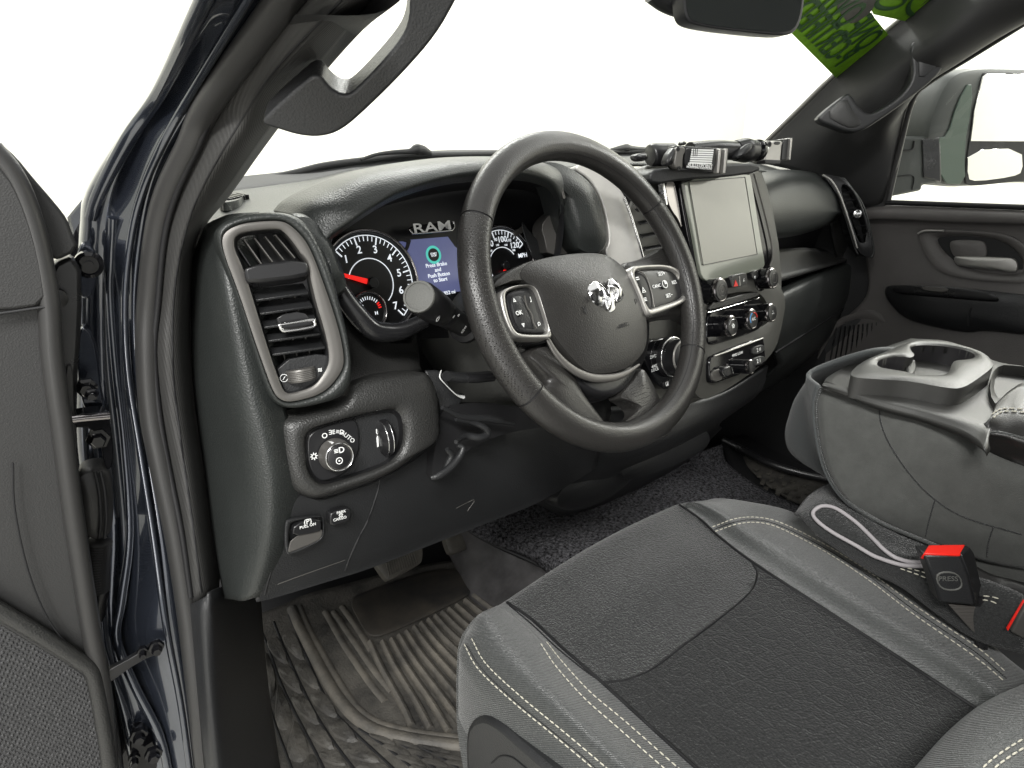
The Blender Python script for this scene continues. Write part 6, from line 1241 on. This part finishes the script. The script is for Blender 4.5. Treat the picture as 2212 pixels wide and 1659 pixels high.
ring('buckle_emboss', bkp([(1605, 540), (1775, 540), (1812, 670), (1640, 672)], .0006), bkp([(1620, 552), (1768, 552), (1798, 660), (1650, 660)], .0006), BK[1], M['column'], bu, h=.0006, depth=.001, it=2)
BR = nrm(bkp([(1770, 590)])[0] - bkp([(1630, 590)])[0]); BU_ = np.cross(BK[1], BR); BU_ = BU_ if BU_[2] > 0 else -BU_
lettering('buckle_lettering', [('PRESS', bkp([(1700, 590)], .0008)[0], BR, BU_, .008)], M['column'], bu)
flat('buckle_tongue', bkp([(1700, 760), (1890, 780), (1905, 900), (1910, 980), (1850, 930)], -.008), BK[1], mat('belt_webbing', (.06, .055, .05), .7, bump=('weave', 300, .0005, .8)), bu, depth=.004)
tube('buckle_stalk', bkp([(1900, 700), (1925, 830), (1935, 980), (1900, 1100)], -.012), .007, M['smooth'], bu)
b2 = thing('seat_belt_buckle', 'second buckle at the right edge with only its red rim and grey back showing', 'seat belt buckle', PX(2200, 1350, .20))
B2 = (PX(2200, 1340, .195), nrm((-.8, -.5, .1)))
b2p = lambda l, d=0: [P(*c8(x, y), off(B2, d)) for x, y in l]
flat('buckle_body', b2p([(2125, 950), (2222, 760), (2330, 720), (2330, 1000), (2212, 1000)]), B2[1], M['silverdk'], b2, depth=.012, bevel=.002)
flat('release_button', b2p([(2096, 930), (2212, 735), (2218, 742), (2106, 944)], .002), B2[1], M['red'], b2, depth=.003, bevel=.0008)

# ================================================================== DRIVER DOOR (open, at the left edge)
DN = nrm((-.12, -.98, .05)); DP_ = (PY(100, 900, .16), DN)
dd = thing('driver_door', 'open driver door with charcoal trim panel and speaker grille at the left edge', 'door', DP_[0])
f1 = lambda l, d=0: [P(.4 * x, .4 * y, off(DP_, d)) for x, y in l]
f5 = lambda l, d=0: [P(.4 * x, 995.4 + .4 * y, off(DP_, d)) for x, y in l]
rim = [(-20, 320, 0), (22, 370, 0), (52, 430, 0), (78, 510, 0), (95, 590, 0), (106, 664, 0), (112, 760, 0), (124, 858, 0), (135, 930, 0), (143, 995, 0), (160, 1120, 0), (178, 1240, 0), (196, 1355, 0), (216, 1463, 0), (228, 1560, 0), (240, 1700, 0)]
rp_ = [P(x, y, off(DP_, .006)) for x, y, _ in rim]
flat('door_panel', [P(x, y, DP_) for x, y in [(-500, 340), (-20, 330)]] + [P(x - 12, y, DP_) for x, y, _ in rim[1:]] + [P(-500, 1700, DP_)], DN, M['pillar'], dd, depth=.04, bevel=.004)
tube('weatherstrip', rp_, .0085, M['seal'], dd, n=6, seg=14)
flat('mirror_sail', f1([(0, 770), (90, 850), (170, 950), (300, 1100), (365, 1185), (388, 1255), (430, 1350), (270, 1425), (200, 1250), (110, 1040), (20, 900), (-60, 860), (-60, 720)], -.02), DN, M['pillar'], dd, depth=.02, it=1, bevel=.003)
flat('door_edge', [P(x, y, off(DP_, -.03)) for x, y in [(100, 575), (176, 545), (178, 700), (160, 900), (165, 1100), (200, 1300), (250, 1500), (275, 1720), (235, 1720), (215, 1450), (180, 1240), (140, 960), (118, 800), (108, 660)]], DN, M['smooth'], dd, depth=.03, it=1, bevel=.004)
flat('door_edge_flange', [P(x, y, off(DP_, -.026)) for x, y in [(140, 790), (158, 790), (160, 880), (168, 990), (150, 990), (143, 900)]], DN, M['seal'], dd, depth=.01, it=1)
lathe('door_plug', P(125, 645, off(DP_, -.022)), DN, [(.008, -.002), (.008, .002), (.005, .004), (.001, .004)], M['seal'], dd, seg=18)
flat('door_upper_pad', [P(x, y, off(DP_, .014)) for x, y in [(-120, 664), (0, 674), (104, 660), (96, 590), (78, 510), (50, 430), (20, 375), (-30, 340), (-120, 330)]], DN, M['pillar'], dd, depth=.01, it=1, bevel=.003)
tube('panel_seam', [P(x, y, off(DP_, .0125)) for x, y in [(-60, 684), (0, 677), (103, 662)]], .0014, M['dark'], dd)
gpoly = [(-150, 800), (0, 880), (190, 995), (430, 1140), (480, 1190), (530, 1400), (585, 1700), (-150, 1700)]
gr_ = flat('speaker_grille', f5(gpoly, .008), DN, M['mesh'], dd, depth=.006, it=0, bevel=.001)
parts = []; o0 = f5([(0, 1000)], .008)[0]; gx = nrm(np.cross(Z_, DN)); gx = gx if gx[0] > 0 else -gx; gz = np.cross(gx, DN); gz = gz if gz[2] > 0 else -gz
for i in range(-24, 46):
    for j in range(-62, 22):
        c_ = o0 + gx * (.0044 * (i + .5 * (j % 2))) + gz * .0036 * j
        v_ = Mc @ (c_ - CAM); px, py = v_[0] / v_[2] * FPX + CX, v_[1] / v_[2] * FPX + CY
        if px < -40 or py > 1690 or not inpoly(px / .4, (py - 995.4) / .4, gpoly): continue
        vv = [c_ + (gx * math.cos(a) + gz * math.sin(a)) * .0019 for a in np.linspace(0, 2 * math.pi, 6, endpoint=False)] + [c_ + DN * .0013 + (gx * math.cos(a) + gz * math.sin(a)) * .0010 for a in np.linspace(0, 2 * math.pi, 6, endpoint=False)]
        parts.append((vv, grid_faces(2, 6, True) + [(6, 7, 8, 9, 10, 11)]))
struct(multi('grille_bumps', parts, M['mesh'], gr_, smooth=0), 'stuff')
tube('grille_edge', f5([(-150, 720), (0, 810), (200, 930), (430, 1080), (490, 1130), (520, 1230), (560, 1450), (600, 1700)], .012), .007, M['softw'], dd, seg=12)
tube('grille_edge', f5([(-150, 770), (0, 860), (200, 980), (440, 1125), (485, 1180), (515, 1280), (548, 1460), (586, 1700)], .012), .003, M['smooth'], dd, seg=8)
tube('panel_crease', [P(x, y, off(DP_, .010)) for x, y in [(28, 1000), (32, 1100), (60, 1230), (100, 1330), (150, 1400)]], .0008, M['dark'], dd)
# painted fender edge seen beyond the pillar
tag(patch('front_fender', [yrow([(145, 470, .34), (152, 500, .34), (160, 545, .34)]), yrow([(178, 430, .32), (186, 470, .32), (190, 545, .32)])], M['paint'], None, n=4, thick=.004), 'painted fender edge between the open driver door and the pillar', 'fender')
